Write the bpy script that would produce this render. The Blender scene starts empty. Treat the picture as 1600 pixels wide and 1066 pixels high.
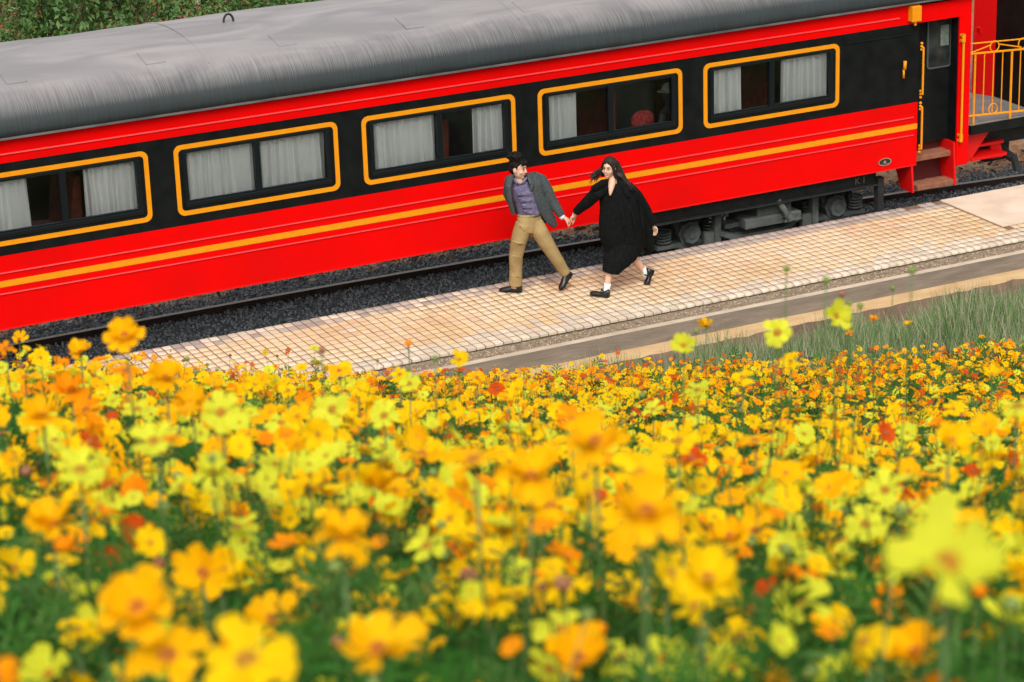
import bpy, bmesh, math, random
import numpy as np
from mathutils import Vector, Matrix, Quaternion
random.seed(7); rng = np.random.default_rng(11)
S = bpy.context.scene; COL = S.collection
R = math.radians

# ------------------------------------------------------------------ camera
YAW, PITCH, ROLL, FPX = 0.451684, 0.345143, -0.033806, 4015.86
CAM = Vector((-12.0, -26.113, 9.557))
FW = Vector((math.sin(YAW)*math.cos(PITCH), math.cos(YAW)*math.cos(PITCH), -math.sin(PITCH)))
RT = Vector((math.cos(YAW), -math.sin(YAW), 0)); UP = RT.cross(FW)
RT, UP = (math.cos(ROLL)*RT + math.sin(ROLL)*UP), (-math.sin(ROLL)*RT + math.cos(ROLL)*UP)
cd = bpy.data.cameras.new('Camera'); cam = bpy.data.objects.new('Camera', cd); COL.objects.link(cam)
cam.matrix_world = Matrix(((RT.x, UP.x, -FW.x, CAM.x), (RT.y, UP.y, -FW.y, CAM.y), (RT.z, UP.z, -FW.z, CAM.z), (0, 0, 0, 1)))
cd.sensor_width = 36; cd.lens = FPX/1600*36; cd.clip_start = 0.05; cd.clip_end = 2000
cd.dof.use_dof = True; cd.dof.focus_distance = 28.0; cd.dof.aperture_fstop = 11.0
S.camera = cam
def ray(u, v): return FW + RT*((u-800)/FPX) - UP*((v-533)/FPX)
def atY(u, v, y): d = ray(u, v); return CAM + d*((y-CAM.y)/d.y)
def atZ(u, v, z): d = ray(u, v); return CAM + d*((z-CAM.z)/d.z)
def atD(u, v, k): return CAM + ray(u, v).normalized()*k
def px(P):
    d = Vector(P)-CAM; z = d.dot(FW)
    return 800+FPX*d.dot(RT)/z, 533-FPX*d.dot(UP)/z, z

# ------------------------------------------------------------------ world, sun, exposure (bright overcast)
SUN_EL, SUN_AZ = R(50), R(206)
w = bpy.data.worlds.new('World'); S.world = w; w.use_nodes = True
nt = w.node_tree; bgn = nt.nodes['Background']
sky = nt.nodes.new('ShaderNodeTexSky'); sky.sky_type = 'NISHITA'; sky.sun_disc = False
sky.sun_elevation = SUN_EL; sky.sun_rotation = SUN_AZ; sky.dust_density = 4.0; sky.air_density = 1.0; sky.ozone_density = 1.0
hs = nt.nodes.new('ShaderNodeHueSaturation'); hs.inputs['Saturation'].default_value = 0.10
nt.links.new(sky.outputs[0], hs.inputs['Color']); nt.links.new(hs.outputs[0], bgn.inputs['Color'])
bgn.inputs['Strength'].default_value = 0.15
sd = bpy.data.lights.new('sun', 'SUN'); sd.energy = 1.0; sd.angle = R(25); sd.color = (1.0, 0.94, 0.83)
sun = bpy.data.objects.new('sun', sd); COL.objects.link(sun)
sdir = Vector((math.sin(SUN_AZ)*math.cos(SUN_EL), math.cos(SUN_AZ)*math.cos(SUN_EL), math.sin(SUN_EL)))
sun.rotation_euler = sdir.to_track_quat('Z', 'Y').to_euler()
S.view_settings.view_transform = 'Standard'; S.view_settings.look = 'None'
S.view_settings.exposure = 0.62; S.view_settings.gamma = 1.0

# ------------------------------------------------------------------ materials
MATS = {}
def mat(name, col, rough=.6, col2=None, scale=8, stretch=(1, 1, 1), bump=0, bscale=None, metal=0, spec=.5, coat=0, sub=0, trans=0, detail=6, objrand=0, lo=.35, hi=.65):
    if name in MATS: return MATS[name]
    m = bpy.data.materials.new(name); m.use_nodes = True; MATS[name] = m
    n = m.node_tree.nodes; L = m.node_tree.links; b = n['Principled BSDF']
    b.inputs['Base Color'].default_value = (*col, 1); b.inputs['Roughness'].default_value = rough
    b.inputs['Metallic'].default_value = metal; b.inputs['Specular IOR Level'].default_value = spec
    b.inputs['Coat Weight'].default_value = coat; b.inputs['Coat Roughness'].default_value = .15
    tc = n.new('ShaderNodeTexCoord'); mp = n.new('ShaderNodeMapping'); mp.inputs['Scale'].default_value = stretch
    L.new(tc.outputs['Object'], mp.inputs['Vector'])
    out = None
    if col2 is not None:
        nz = n.new('ShaderNodeTexNoise'); nz.inputs['Scale'].default_value = scale; nz.inputs['Detail'].default_value = detail
        L.new(mp.outputs[0], nz.inputs['Vector'])
        rp = n.new('ShaderNodeValToRGB'); rp.color_ramp.elements[0].position = lo; rp.color_ramp.elements[1].position = hi
        rp.color_ramp.elements[0].color = (*col, 1); rp.color_ramp.elements[1].color = (*col2, 1)
        L.new(nz.outputs['Fac'], rp.inputs[0]); out = rp.outputs[0]
        L.new(out, b.inputs['Base Color'])
    if objrand:
        oi = n.new('ShaderNodeObjectInfo'); hv = n.new('ShaderNodeHueSaturation')
        mr = n.new('ShaderNodeMapRange'); mr.inputs['To Min'].default_value = 1-objrand; mr.inputs['To Max'].default_value = 1+objrand
        L.new(oi.outputs['Random'], mr.inputs['Value']); L.new(mr.outputs[0], hv.inputs['Value'])
        if out: L.new(out, hv.inputs['Color'])
        else: hv.inputs['Color'].default_value = (*col, 1)
        out = hv.outputs[0]; L.new(out, b.inputs['Base Color'])
    if bump:
        nb = n.new('ShaderNodeTexNoise'); nb.inputs['Scale'].default_value = bscale or scale*3; nb.inputs['Detail'].default_value = 5
        L.new(mp.outputs[0], nb.inputs['Vector']); bp = n.new('ShaderNodeBump'); bp.inputs['Strength'].default_value = bump
        bp.inputs['Distance'].default_value = .02
        L.new(nb.outputs['Fac'], bp.inputs['Height']); L.new(bp.outputs[0], b.inputs['Normal'])
    if trans:
        tr = n.new('ShaderNodeBsdfTranslucent'); mx = n.new('ShaderNodeMixShader'); mx.inputs[0].default_value = trans
        if out: L.new(out, tr.inputs['Color'])
        else: tr.inputs['Color'].default_value = (*col, 1)
        L.new(b.outputs[0], mx.inputs[1]); L.new(tr.outputs[0], mx.inputs[2]); L.new(mx.outputs[0], n['Material Output'].inputs['Surface'])
    return m

# ------------------------------------------------------------------ mesh helpers
def tag(o, label=None, cat=None, group=None, kind=None):
    if label: o['label'] = label
    if cat: o['category'] = cat
    if group: o['group'] = group
    if kind: o['kind'] = kind
    return o
def empty(name, loc, label=None, cat=None, group=None, parent=None):
    o = bpy.data.objects.new(name, None); COL.objects.link(o); o.location = loc; o.empty_display_size = .1
    if parent: o.parent = parent
    return tag(o, label, cat, group)
def link(name, me, parent=None, mats=None):
    o = bpy.data.objects.new(name, me); COL.objects.link(o)
    if mats and not me.materials:
        for m in (mats if isinstance(mats, (list, tuple)) else [mats]): me.materials.append(m)
    if parent:
        o.parent = parent
        o.matrix_parent_inverse = (wmat(parent)).inverted()
    return o
def wmat(o):
    m = Matrix.LocRotScale(o.location, o.rotation_euler, o.scale)
    if o.parent: m = wmat(o.parent) @ o.matrix_parent_inverse @ m
    return m
class MB:
    """collects shapes (world coordinates) for one mesh"""
    def __init__(s): s.v = []; s.f = []; s.mi = []; s.m = 0
    def add(s, vs, fs):
        k = len(s.v); s.v += [tuple(a) for a in vs]; s.f += [tuple(k+i for i in f) for f in fs]; s.mi += [s.m]*len(fs)
    def box(s, x0, x1, y0, y1, z0, z1):
        v = [(x0,y0,z0),(x1,y0,z0),(x1,y1,z0),(x0,y1,z0),(x0,y0,z1),(x1,y0,z1),(x1,y1,z1),(x0,y1,z1)]
        s.add(v, [(3,2,1,0),(4,5,6,7),(0,1,5,4),(1,2,6,5),(2,3,7,6),(3,0,4,7)])
    def prism(s, pts, axis, a0, a1):
        """2-D outline extruded along axis 'x','y','z'"""
        n = len(pts)
        def P(p, a): return {'x': (a, p[0], p[1]), 'y': (p[0], a, p[1]), 'z': (p[0], p[1], a)}[axis]
        v = [P(p, a0) for p in pts] + [P(p, a1) for p in pts]
        f = [tuple(range(n-1, -1, -1)), tuple(range(n, 2*n))] + [(i, (i+1) % n, n+(i+1) % n, n+i) for i in range(n)]
        s.add(v, f)
    def tube(s, pts, rad, n=8, caps=True, ref=None):
        pts = [Vector(p) for p in pts]; N = len(pts)
        if not isinstance(rad, (list, tuple)): rad = [rad]*N
        rad = [r if isinstance(r, (tuple, list)) else (r, r) for r in rad]
        up = Vector(ref) if ref else None
        vs = []; a = None
        for i in range(N):
            t = (pts[min(i+1, N-1)]-pts[max(i-1, 0)]).normalized()
            if a is None:
                a = up if up else (Vector((0, 0, 1)) if abs(t.z) < .9 else Vector((1, 0, 0)))
            if up: a = up
            a2 = (a - t*a.dot(t)).normalized(); b = t.cross(a2); a = a2
            for k in range(n):
                th = 2*math.pi*k/n
                vs.append(pts[i] + a2*math.cos(th)*rad[i][0] + b*math.sin(th)*rad[i][1])
        fs = [(i*n+k, i*n+(k+1) % n, (i+1)*n+(k+1) % n, (i+1)*n+k) for i in range(N-1) for k in range(n)]
        if caps: fs += [tuple(range(n-1, -1, -1)), tuple((N-1)*n+k for k in range(n))]
        s.add(vs, fs)
    def ell(s, c, r, rot=None, nu=12, nv=8):
        c = Vector(c); vs = []; 
        for j in range(nv+1):
            ph = math.pi*j/nv
            for i in range(nu):
                th = 2*math.pi*i/nu
                p = Vector((r[0]*math.sin(ph)*math.cos(th), r[1]*math.sin(ph)*math.sin(th), r[2]*math.cos(ph)))
                vs.append(c + (rot @ p if rot else p))
        s.add(vs, [(j*nu+i, (j+1)*nu+i, (j+1)*nu+(i+1) % nu, j*nu+(i+1) % nu) for j in range(nv) for i in range(nu)])
    def build(s, name, m, parent=None, smooth=False, bevel=0, remesh=0, sm=4, weld=False):
        me = bpy.data.meshes.new(name); me.from_pydata(s.v, [], s.f); me.update()
        bm = bmesh.new(); bm.from_mesh(me)
        if weld: bmesh.ops.remove_doubles(bm, verts=bm.verts, dist=1e-5)
        if not remesh: bmesh.ops.recalc_face_normals(bm, faces=bm.faces)
        bm.to_mesh(me); bm.free()
        for mm in (m if isinstance(m, (list, tuple)) else [m]): me.materials.append(mm)
        if len(set(s.mi)) > 1 and len(me.polygons) == len(s.mi): me.polygons.foreach_set('material_index', s.mi)
        o = link(name, me, parent)
        if remesh:
            q = o.modifiers.new('r', 'REMESH'); q.mode = 'VOXEL'; q.voxel_size = remesh; q.use_smooth_shade = True
            q = o.modifiers.new('s', 'SMOOTH'); q.factor = .5; q.iterations = sm
        elif bevel:
            q = o.modifiers.new('b', 'BEVEL'); q.width = bevel; q.segments = 2; q.limit_method = 'ANGLE'; q.angle_limit = R(40)
        if smooth:
            for p in me.polygons: p.use_smooth = True
        return o
def np_mesh(name, V, F, mi=None, mats=(), smooth=False):
    """V (n,3), F (m,k) uniform faces"""
    me = bpy.data.meshes.new(name); k = F.shape[1]
    me.vertices.add(len(V)); me.vertices.foreach_set('co', np.ascontiguousarray(V, np.float32).ravel())
    me.loops.add(F.size); me.loops.foreach_set('vertex_index', np.ascontiguousarray(F, np.int32).ravel())
    me.polygons.add(len(F)); me.polygons.foreach_set('loop_start', np.arange(0, F.size, k, dtype=np.int32))
    if mi is not None: me.polygons.foreach_set('material_index', np.asarray(mi, np.int32))
    for m in mats: me.materials.append(m)
    me.update(calc_edges=True)
    if smooth: me.polygons.foreach_set('use_smooth', np.ones(len(F), bool))
    return me
def instances(tv, tf, pos, rots, scl):
    """template verts/faces placed n times: returns V, F"""
    n = len(pos)
    V = np.einsum('nij,kj->nki', rots, tv)*np.asarray(scl).reshape(n, 1, -1) + pos[:, None, :]
    F = tf[None] + (np.arange(n)*len(tv))[:, None, None]
    return V.reshape(-1, 3), F.reshape(-1, tf.shape[1])
def rot_from_normal(nrm, spin):
    """n rotation matrices taking +z to nrm with a spin about it"""
    nrm = nrm/np.linalg.norm(nrm, axis=1, keepdims=True)
    a = np.where(np.abs(nrm[:, 2:3]) < .95, [[0, 0, 1.]], [[1., 0, 0]])
    x = np.cross(a, nrm); x /= np.linalg.norm(x, axis=1, keepdims=True); y = np.cross(nrm, x)
    c, s = np.cos(spin)[:, None], np.sin(spin)[:, None]
    return np.stack([x*c+y*s, -x*s+y*c, nrm], axis=2)
def join(parts):
    V = []; F = []; k = 0; M = []
    for v, f, m in parts:
        V.append(v); F.append(f+k); k += len(v); M.append(np.full(len(f), m) if np.isscalar(m) else m)
    return np.concatenate(V), np.concatenate(F), np.concatenate(M)

# ------------------------------------------------------------------ ground, track, platform
ZR = -.56                                             # rail top
def rail_y(x): return 2.078+.165 - .005*(x+2.2)**2     # far rail: the track bends slightly
soil = mat('soil', (.20, .085, .035), .95, (.40, .22, .12), 1.6, bump=.6, bscale=14)
g = MB(); g.box(-300, 300, -300, 300, -1.5, -.76)
tag(g.build('ground', soil), kind='structure')

# strip of litter and clay on the far side of the track
lit = MB(); n = 60
for i in range(n):
    for j in range(4):
        x0, x1 = -12+i*.45, -12+(i+1)*.45
        def hz(x, j): return -.70+[.0, .07, .12, .13, .05][j] + .02*math.sin(x*2.3+j) + .015*math.sin(x*5.1+j*2)
        def yy(x, j): return rail_y(x)+(.47 if x < 0 else max(.32, .47-.06*x))+j*.5+.06*math.sin(x*3.1)
        lit.add([(x0, yy(x0, j), hz(x0, j)), (x1, yy(x1, j), hz(x1, j)), (x1, yy(x1, j+1), hz(x1, j+1)), (x0, yy(x0, j+1), hz(x0, j+1))], [(0, 1, 2, 3)])
clay = mat('clay', (.60, .22, .08), .95, (.78, .50, .30), 7, bump=1, bscale=30)
tag(lit.build('clay_bank', clay, smooth=True, weld=True), kind='structure')

# ballast bed and its stones
bed = MB(); bed.prism([(-.9, -.755), (-.28, -.66), (1.9, -.66), (3.0, -.665), (3.5, -.755)], 'x', -14, 16)
gr1 = mat('ballast_base', (.12, .13, .14), .95, (.26, .27, .28), 40, bump=1, bscale=60)
tag(bed.build('ballast_bed', gr1), kind='structure')
ico = bmesh.new(); bmesh.ops.create_icosphere(ico, subdivisions=1, radius=1)
iv = np.array([v.co[:] for v in ico.verts]); ifc = np.array([[v.index for v in f.verts] for f in ico.faces]); ico.free()
NS = 48000
ov = np.array([(1, 0, 0), (0, 1, 0), (-1, 0, 0), (0, -1, 0), (.1, .1, .9), (-.1, .05, -.9)]); of = np.array([(0, 1, 4), (1, 2, 4), (2, 3, 4), (3, 0, 4), (1, 0, 5), (2, 1, 5), (3, 2, 5), (0, 3, 5)])
sx = rng.uniform(-7, 12, NS); sy = rng.uniform(-.28, 3.05, NS)
szz = np.full(NS, -.655) + rng.uniform(-.008, .02, NS)
q = rot_from_normal(rng.normal(size=(NS, 3)), rng.uniform(0, 6.28, NS))
V, F = instances(ov, of, np.stack([sx, sy, szz], 1), q, rng.uniform(.011, .025, (NS, 1)))
V += rng.normal(0, .003, V.shape)
mi = np.repeat(rng.integers(0, 3, NS), len(of))
gm = [mat('stone_dark', (.20, .22, .235), .9), mat('stone_mid', (.34, .36, .375), .9), mat('stone_light', (.5, .51, .51), .9)]
o = link('gravel', np_mesh('gravel', V, F, mi, gm)); tag(o, 'grey crushed stone ballast between and beside the rails', 'gravel', kind='stuff')
# pebbles and dead leaves on the clay
NL = 1500
lx = rng.uniform(-7, 12, NL); ly = 2.243-.005*(lx+2.2)**2 + rng.uniform(.42, 2.0, NL)
q = rot_from_normal(rng.normal(size=(NL, 3))*[.5, .5, .2]+[0, 0, 1], rng.uniform(0, 6.28, NL))
lv = np.array([(-1, 0, 0), (-.3, -.5, .1), (.6, -.4, .05), (1, 0, .2), (.5, .45, .05), (-.4, .5, .1)]); lf = np.array([(0, 1, 5), (1, 2, 4), (1, 4, 5), (2, 3, 4)])
V, F = instances(lv, lf, np.stack([lx, ly, np.full(NL, -.60)+rng.uniform(-.02, .03, NL)], 1), q, rng.uniform(.02, .06, (NL, 1)))
o = link('leaf_litter', np_mesh('leaf_litter', V, F, np.repeat(rng.integers(0, 3, NL), len(lf)), [mat('dead_leaf', (.35, .17, .06), .9), mat('dead_leaf_pale', (.6, .45, .3), .9), mat('dead_leaf_dark', (.12, .05, .03), .9)]))
tag(o, 'orange and pale dead leaves lying on the clay bank', 'leaf litter', kind='stuff')
for i in range(9):
    u, v = [(520, 496), (205, 498), (600, 400), (648, 398), (700, 382), (905, 352), (930, 352), (1530, 238), (1560, 246)][i]
    P = atZ(u, v+2, -.6); m = MB(); m.ell(P, (.07+.02*(i % 3), .06, .035), nu=7, nv=5)
    m.v = [tuple(Vector(a)+Vector((random.uniform(-1, 1), random.uniform(-1, 1), random.uniform(-1, 1)))*.01) for a in m.v]
    tag(m.build('rock', mat('rock', (.42, .33, .24), .9, (.6, .5, .4), 20)), 'pale fist-sized stone lying on the clay beyond the rail', 'rock', 'pale stones on the clay bank')

# rails
rust = mat('rail_steel', (.035, .022, .017), .75, (.07, .04, .03), 30, bump=.2)  # rail sides: rust, with the shadow on them put into the colour
prof = [(-.07, 0), (.07, 0), (.07, .012), (.012, .03), (.012, .10), (.036, .11), (.036, .14), (-.036, .14), (-.036, .11), (-.012, .10), (-.012, .03), (-.07, .012)]
for off, lab in ((0, 'rusty brown rail running behind the dark ballast'), (-1.2, 'near rail under the carriage wheels, just behind the platform edge')):
    m = MB(); N = 40; vs = []
    for i in range(N+1):
        x = -14+i*.75
        for a, b in prof: vs.append((x, rail_y(x)+off+a, ZR-.14+b))
    K = len(prof)
    m.add(vs, [(i*K+k, i*K+(k+1) % K, (i+1)*K+(k+1) % K, (i+1)*K+k) for i in range(N) for k in range(K)] + [tuple(range(K)), tuple(N*K+k for k in range(K))])
    ro = tag(m.build('rail', [rust, mat('rail_crown', (.5, .38, .31), .45, (.36, .25, .19), 20)], smooth=False), lab, 'rail')
    ro.data.polygons.foreach_set('material_index', [1 if p.normal.z > .9 and p.center.z > ZR-.01 else 0 for p in ro.data.polygons])

# platform: concrete core, kerb steps, tiles
YI, YO = -.315, -2.19
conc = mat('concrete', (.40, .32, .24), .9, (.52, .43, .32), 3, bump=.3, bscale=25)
concd = mat('concrete_face_shaded', (.165, .135, .105), .95, (.23, .19, .15), 4, (.5, 1, 3), bump=.4, bscale=20)  # upright kerb face: its shading under the overcast sky is put into the colour
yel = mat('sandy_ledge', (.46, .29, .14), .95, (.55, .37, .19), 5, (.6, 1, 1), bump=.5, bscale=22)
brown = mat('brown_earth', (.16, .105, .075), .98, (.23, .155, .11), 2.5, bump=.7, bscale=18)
gap = mat('gritty_gap', (.16, .115, .075), .98, (.32, .24, .16), 30, bump=1, bscale=60)
pm = MB(); pm.box(-14, 16, YO+.035, YI-.02, -.75, -.0065)
plat = pm.build('platform', mat('mortar', (.13, .075, .04), .95, (.22, .135, .07), 6)); tag(plat, kind='structure')
def wavy(m, y0, y1, z0, z1, amp=.012, seed=0, n=120):
    """top sheet from y0 (near) to y1 with a worn near edge and a face dropping to z0"""
    rr = random.Random(seed); a = [rr.uniform(-1, 1)*amp for _ in range(n+1)]; b = [rr.uniform(-1, 1)*amp*.5 for _ in range(n+1)]
    for i in range(n):
        xa, xb = -14+30*i/n, -14+30*(i+1)/n
        m.add([(xa, y0+a[i], z1+b[i]*.6), (xb, y0+a[i+1], z1+b[i+1]*.6), (xb, y1, z1), (xa, y1, z1), (xa, y0+a[i]-.01, z0), (xb, y0+a[i+1]-.01, z0)], [(0, 1, 2, 3), (4, 5, 1, 0)])
m = MB(); wavy(m, -2.445, YO+.045, -.16, -.05, .015, 1); tag(m.build('gravel_verge', gap, weld=True), kind='structure')
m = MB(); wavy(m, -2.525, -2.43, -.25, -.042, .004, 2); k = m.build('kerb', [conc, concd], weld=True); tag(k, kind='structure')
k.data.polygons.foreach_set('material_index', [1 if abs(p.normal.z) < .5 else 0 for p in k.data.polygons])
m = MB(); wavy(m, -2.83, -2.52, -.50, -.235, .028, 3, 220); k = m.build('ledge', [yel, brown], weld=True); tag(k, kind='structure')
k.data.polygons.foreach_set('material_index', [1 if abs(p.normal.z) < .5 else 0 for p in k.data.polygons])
m = MB(); wavy(m, -6.5, -2.82, -.75, -.47, .03, 4); tag(m.build('path', brown, weld=True), kind='structure')
# loose grit in the verge
NG = 2600; gx = rng.uniform(-4, 11, NG); gy = rng.uniform(-2.43, -2.2, NG)
V, F = instances(iv, ifc, np.stack([gx, gy, np.full(NG, -.046)], 1), rot_from_normal(rng.normal(size=(NG, 3)), gx), rng.uniform(.004, .013, (NG, 1)))
o = link('grit', np_mesh('grit', V, F, np.repeat(rng.integers(0, 3, NG), len(ifc)), [mat('grit_a', (.30, .23, .15), .9), mat('grit_b', (.22, .16, .11), .9), mat('grit_c', (.42, .33, .24), .9)]))
tag(o, 'small loose grit between the tiles and the kerb', 'grit', kind='stuff')

PX, NR = .1107, 14; PY = (YI-YO)/NR
XT = atZ(1500, 328, 0).x                      # tiles end here, concrete slab beyond
tile_cols = {'grey': [(.36, .31, .265), (.41, .355, .31), (.32, .275, .24), (.39, .32, .28)],
             'sand': [(.62, .45, .27), (.66, .50, .31), (.58, .40, .225), (.63, .50, .34), (.68, .54, .37), (.62, .44, .28), (.67, .46, .25)],
             'pale': [(.59, .485, .36), (.63, .525, .40), (.56, .46, .35), (.65, .55, .43), (.54, .45, .355)]}
tm = {k: [mat('tile_%s_%d' % (k, i), tuple(a*.93 for a in c), .8, tuple(a*1.0 for a in c), 9, bump=.25, bscale=40) for i, c in enumerate(v)] for k, v in tile_cols.items()}
tmesh = {}
def tile_mesh(m, var):
    key = (m.name, var)
    if key not in tmesh:
        rr = random.Random(var*31); hx, hy = (PX-.0155)/2, (PY-.024)/2; c = .0035
        t = MB(); j = lambda s: rr.uniform(-.0015, .0015)
        lo_ = [(-hx, -hy), (hx, -hy), (hx, hy), (-hx, hy)]; lo_ = [(a+j(0), b+j(0)) for a, b in lo_]
        hi_ = [(a*(1-c/hx), b*(1-c/hy)) for a, b in lo_]
        v = [(a, b, -.032) for a, b in lo_] + [(a, b, -.004) for a, b in lo_] + [(a, b, 0) for a, b in hi_]
        f = [(8, 9, 10, 11)] + [(r*4+i, r*4+(i+1) % 4, r*4+4+(i+1) % 4, r*4+4+i) for r in (0, 1) for i in range(4)]
        me = bpy.data.meshes.new('tile'); me.from_pydata(v, [], f); me.materials.append(m); me.update(); tmesh[key] = me
    return tmesh[key]
tiles = []
sandn = lambda x, y: math.sin(x*1.7+y*2.1)+.7*math.sin(x*4.3-y*3.3+1)
for i in range(int((-6.6-XT)/PX), int((12-XT)/PX)):
    for j in range(NR):
        x = XT+(i+.5)*PX; y = YO+(j+.5)*PY
        if i >= 0 and j > 3 - (random.random() < .3): continue
        if i == -1 and j == NR-1 or (i in (-4, -5) and j == NR-1): continue
        kind = 'grey' if j >= NR-2 else ('pale' if j < 2 or (j == 2 and random.random() < .6) else 'sand')
        if kind == 'grey' and x < 1.5 and random.random() < .5: kind = 'pale'
        if kind == 'sand':
            kk = sandn(x, y); ms = tm['sand']; mt = random.choice([ms[0], ms[2], ms[6], ms[5]] if kk > .75 else [ms[0], ms[5], ms[1]] if kk > -.1 else [ms[1], ms[3], ms[1], ms[4]])
            if random.random() < .02: mt = random.choice(tm['pale'])
        else: mt = random.choice(tm[kind])
        u, v, d = px((x, y, 0)); vis = -5 < u < 1605 and v < 566 and not (u < 640 and v > 545)
        tiles.append((d if vis else 1e3+d, x, y, mt))
tiles.sort(key=lambda t: t[0])
rest = []
for n_, (d, x, y, mt) in enumerate(tiles):
    me = tile_mesh(mt, n_ % 4); dz = random.uniform(-.002, .002); rz = random.gauss(0, .002)
    if n_ < 300:
        o = bpy.data.objects.new('tile', me); COL.objects.link(o); o.parent = plat
        o.location = (x, y, dz); o.rotation_euler = (random.gauss(0, .006), random.gauss(0, .006), rz)
    else: rest.append((x, y, dz, rz, me, mt))
allm = sum(tm.values(), []); Vs = []; Fs = []; Ms = []; k = 0
for x, y, dz, rz, me, mt in rest:
    vv = np.array([v.co[:] for v in me.vertices]); c, s_ = math.cos(rz), math.sin(rz)
    vv = np.stack([vv[:, 0]*c-vv[:, 1]*s_+x, vv[:, 0]*s_+vv[:, 1]*c+y, vv[:, 2]+dz], 1)
    ff = np.array([p.vertices[:] for p in me.polygons]); Vs.append(vv); Fs.append(ff+k); k += len(vv); Ms.append(np.full(len(ff), allm.index(mt)))
o = link('tiles', np_mesh('tiles', np.concatenate(Vs), np.concatenate(Fs), np.concatenate(Ms), allm), plat); o['kind'] = 'stuff'
sl = MB(); sl.box(XT+.03, 15.9, YO+4*PY+.004, YI-.012, -.02, .001)
sl.build('slab', mat('slab_concrete', (.55, .43, .32), .9, (.68, .55, .43), 2.2, bump=.25, bscale=30), plat)

# ------------------------------------------------------------------ the red carriage
red = mat('red_paint', (.73, .0012, .0012), .4, (.62, .002, .002), 1.1, spec=.07, bump=.05, bscale=1.4)
redd = mat('red_paint_plain', (.62, .003, .003), .5, spec=.3)
blk = mat('black_paint', (.004, .0055, .0055), .42, (.008, .010, .010), 5, spec=.14, bump=.05, bscale=4)
gold = mat('gold_paint', (.74, .27, .004), .45, (.68, .25, .004), 12, spec=.3)
frm = mat('window_frame_black', (.007, .010, .011), .3, spec=.25)
und = mat('underframe_black', (.009, .011, .0105), .85, (.02, .022, .021), 12, bump=.4)
bog = mat('bogie_grey', (.05, .058, .052), .85, (.10, .11, .10), 6, bump=.5, bscale=30)
wood = mat('brown_tread', (.20, .07, .035), .75, (.28, .11, .06), 14)
bead = mat('bead_edge', (.76, .02, .018), .3, spec=.7)
ZS, ZST, ZBB, ZBT, ZE, ZGT, ZGB = .419, .925, 1.239, 2.257, 2.542, 2.156, 1.35
XE, XL, CW = 6.482, -9.9, 2.8; X0, PER, WF = -5.622, 2.2423, 1.947
coach = empty('railway_carriage', (-1.2, 1.4, ZR), 'long red and black railway carriage with gold-framed windows and grey roof', 'railway carriage')
m = MB(); m.box(XL, XE, 0, .05, ZS, ZBB); m.build('lower_panel', red, coach)
m = MB(); m.box(XL, 7.1, 0, .05, ZBT, ZE+.01); m.build('upper_panel', red, coach)
m = MB()
wins = [X0+k*PER for k in range(-1, 5)]
ox0, ox1, oz0, oz1 = .10, WF-.10, ZGB+.095, ZGT-.062
m.box(XL, XE, 0, .05, ZBB, oz0 if False else ZGB+.095); m.box(XL, XE, 0, .05, oz1, ZBT)
xs = [XL]+sum([[a+ox0, a+ox1] for a in wins], [])+[XE]
for i in range(0, len(xs), 2): m.box(xs[i], xs[i+1], 0, .05, oz0, oz1)
m.build('window_band', blk, coach)
m = MB(); m.box(XL, XE, -.004, .0, ZST-.035, ZST+.035); m.build('stripe', gold, coach)
for z in (2.352, 1.045, .812):
    m = MB(); xr = XE-(.06 if z < 2 else .3); m.prism([(0, z-.011), (-.008, z-.009), (-.013, z), (-.008, z+.009), (0, z+.011)], 'x', XL, xr)
    m.build('bead', bead, coach, smooth=False)
m = MB(); z = atY(1378, 60, 0).z; m.tube([(atY(1320, 70, 0).x, -.004, z), (6.42, -.004, z)], .009, 6); m.build('bead', frm, coach)
m = MB(); zz = ZS; m.prism([(0, zz-.012), (-.006, zz-.012), (-.006, zz+.004), (0, zz+.004)], 'x', XL, XE); m.build('skirt_edge', redd, coach)
# roof
half = [(-.035, 2.535), (-.062, 2.548), (-.06, 2.60), (-.04, 2.69), (.005, 2.78), (.08, 2.862), (.19, 2.93), (.34, 2.982), (.54, 3.03), (.8, 3.078), (1.1, 3.108), (1.4, 3.118)]
prof2 = half + [(CW-a, b) for a, b in half[-2::-1]]
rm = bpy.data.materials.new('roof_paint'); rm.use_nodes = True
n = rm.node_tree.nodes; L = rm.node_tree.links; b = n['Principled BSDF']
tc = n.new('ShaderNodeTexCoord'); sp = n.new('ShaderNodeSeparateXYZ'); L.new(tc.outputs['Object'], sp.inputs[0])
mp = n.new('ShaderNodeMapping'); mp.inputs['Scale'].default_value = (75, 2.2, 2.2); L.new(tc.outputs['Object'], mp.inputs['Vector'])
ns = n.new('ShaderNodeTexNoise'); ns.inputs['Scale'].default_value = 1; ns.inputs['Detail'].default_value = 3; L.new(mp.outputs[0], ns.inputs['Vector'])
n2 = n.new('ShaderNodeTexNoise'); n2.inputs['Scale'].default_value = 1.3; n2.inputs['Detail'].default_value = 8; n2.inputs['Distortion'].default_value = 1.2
mp2 = n.new('ShaderNodeMapping'); mp2.inputs['Scale'].default_value = (.55, 1.6, 1.6); L.new(tc.outputs['Object'], mp2.inputs['Vector']); L.new(mp2.outputs[0], n2.inputs['Vector'])
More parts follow.
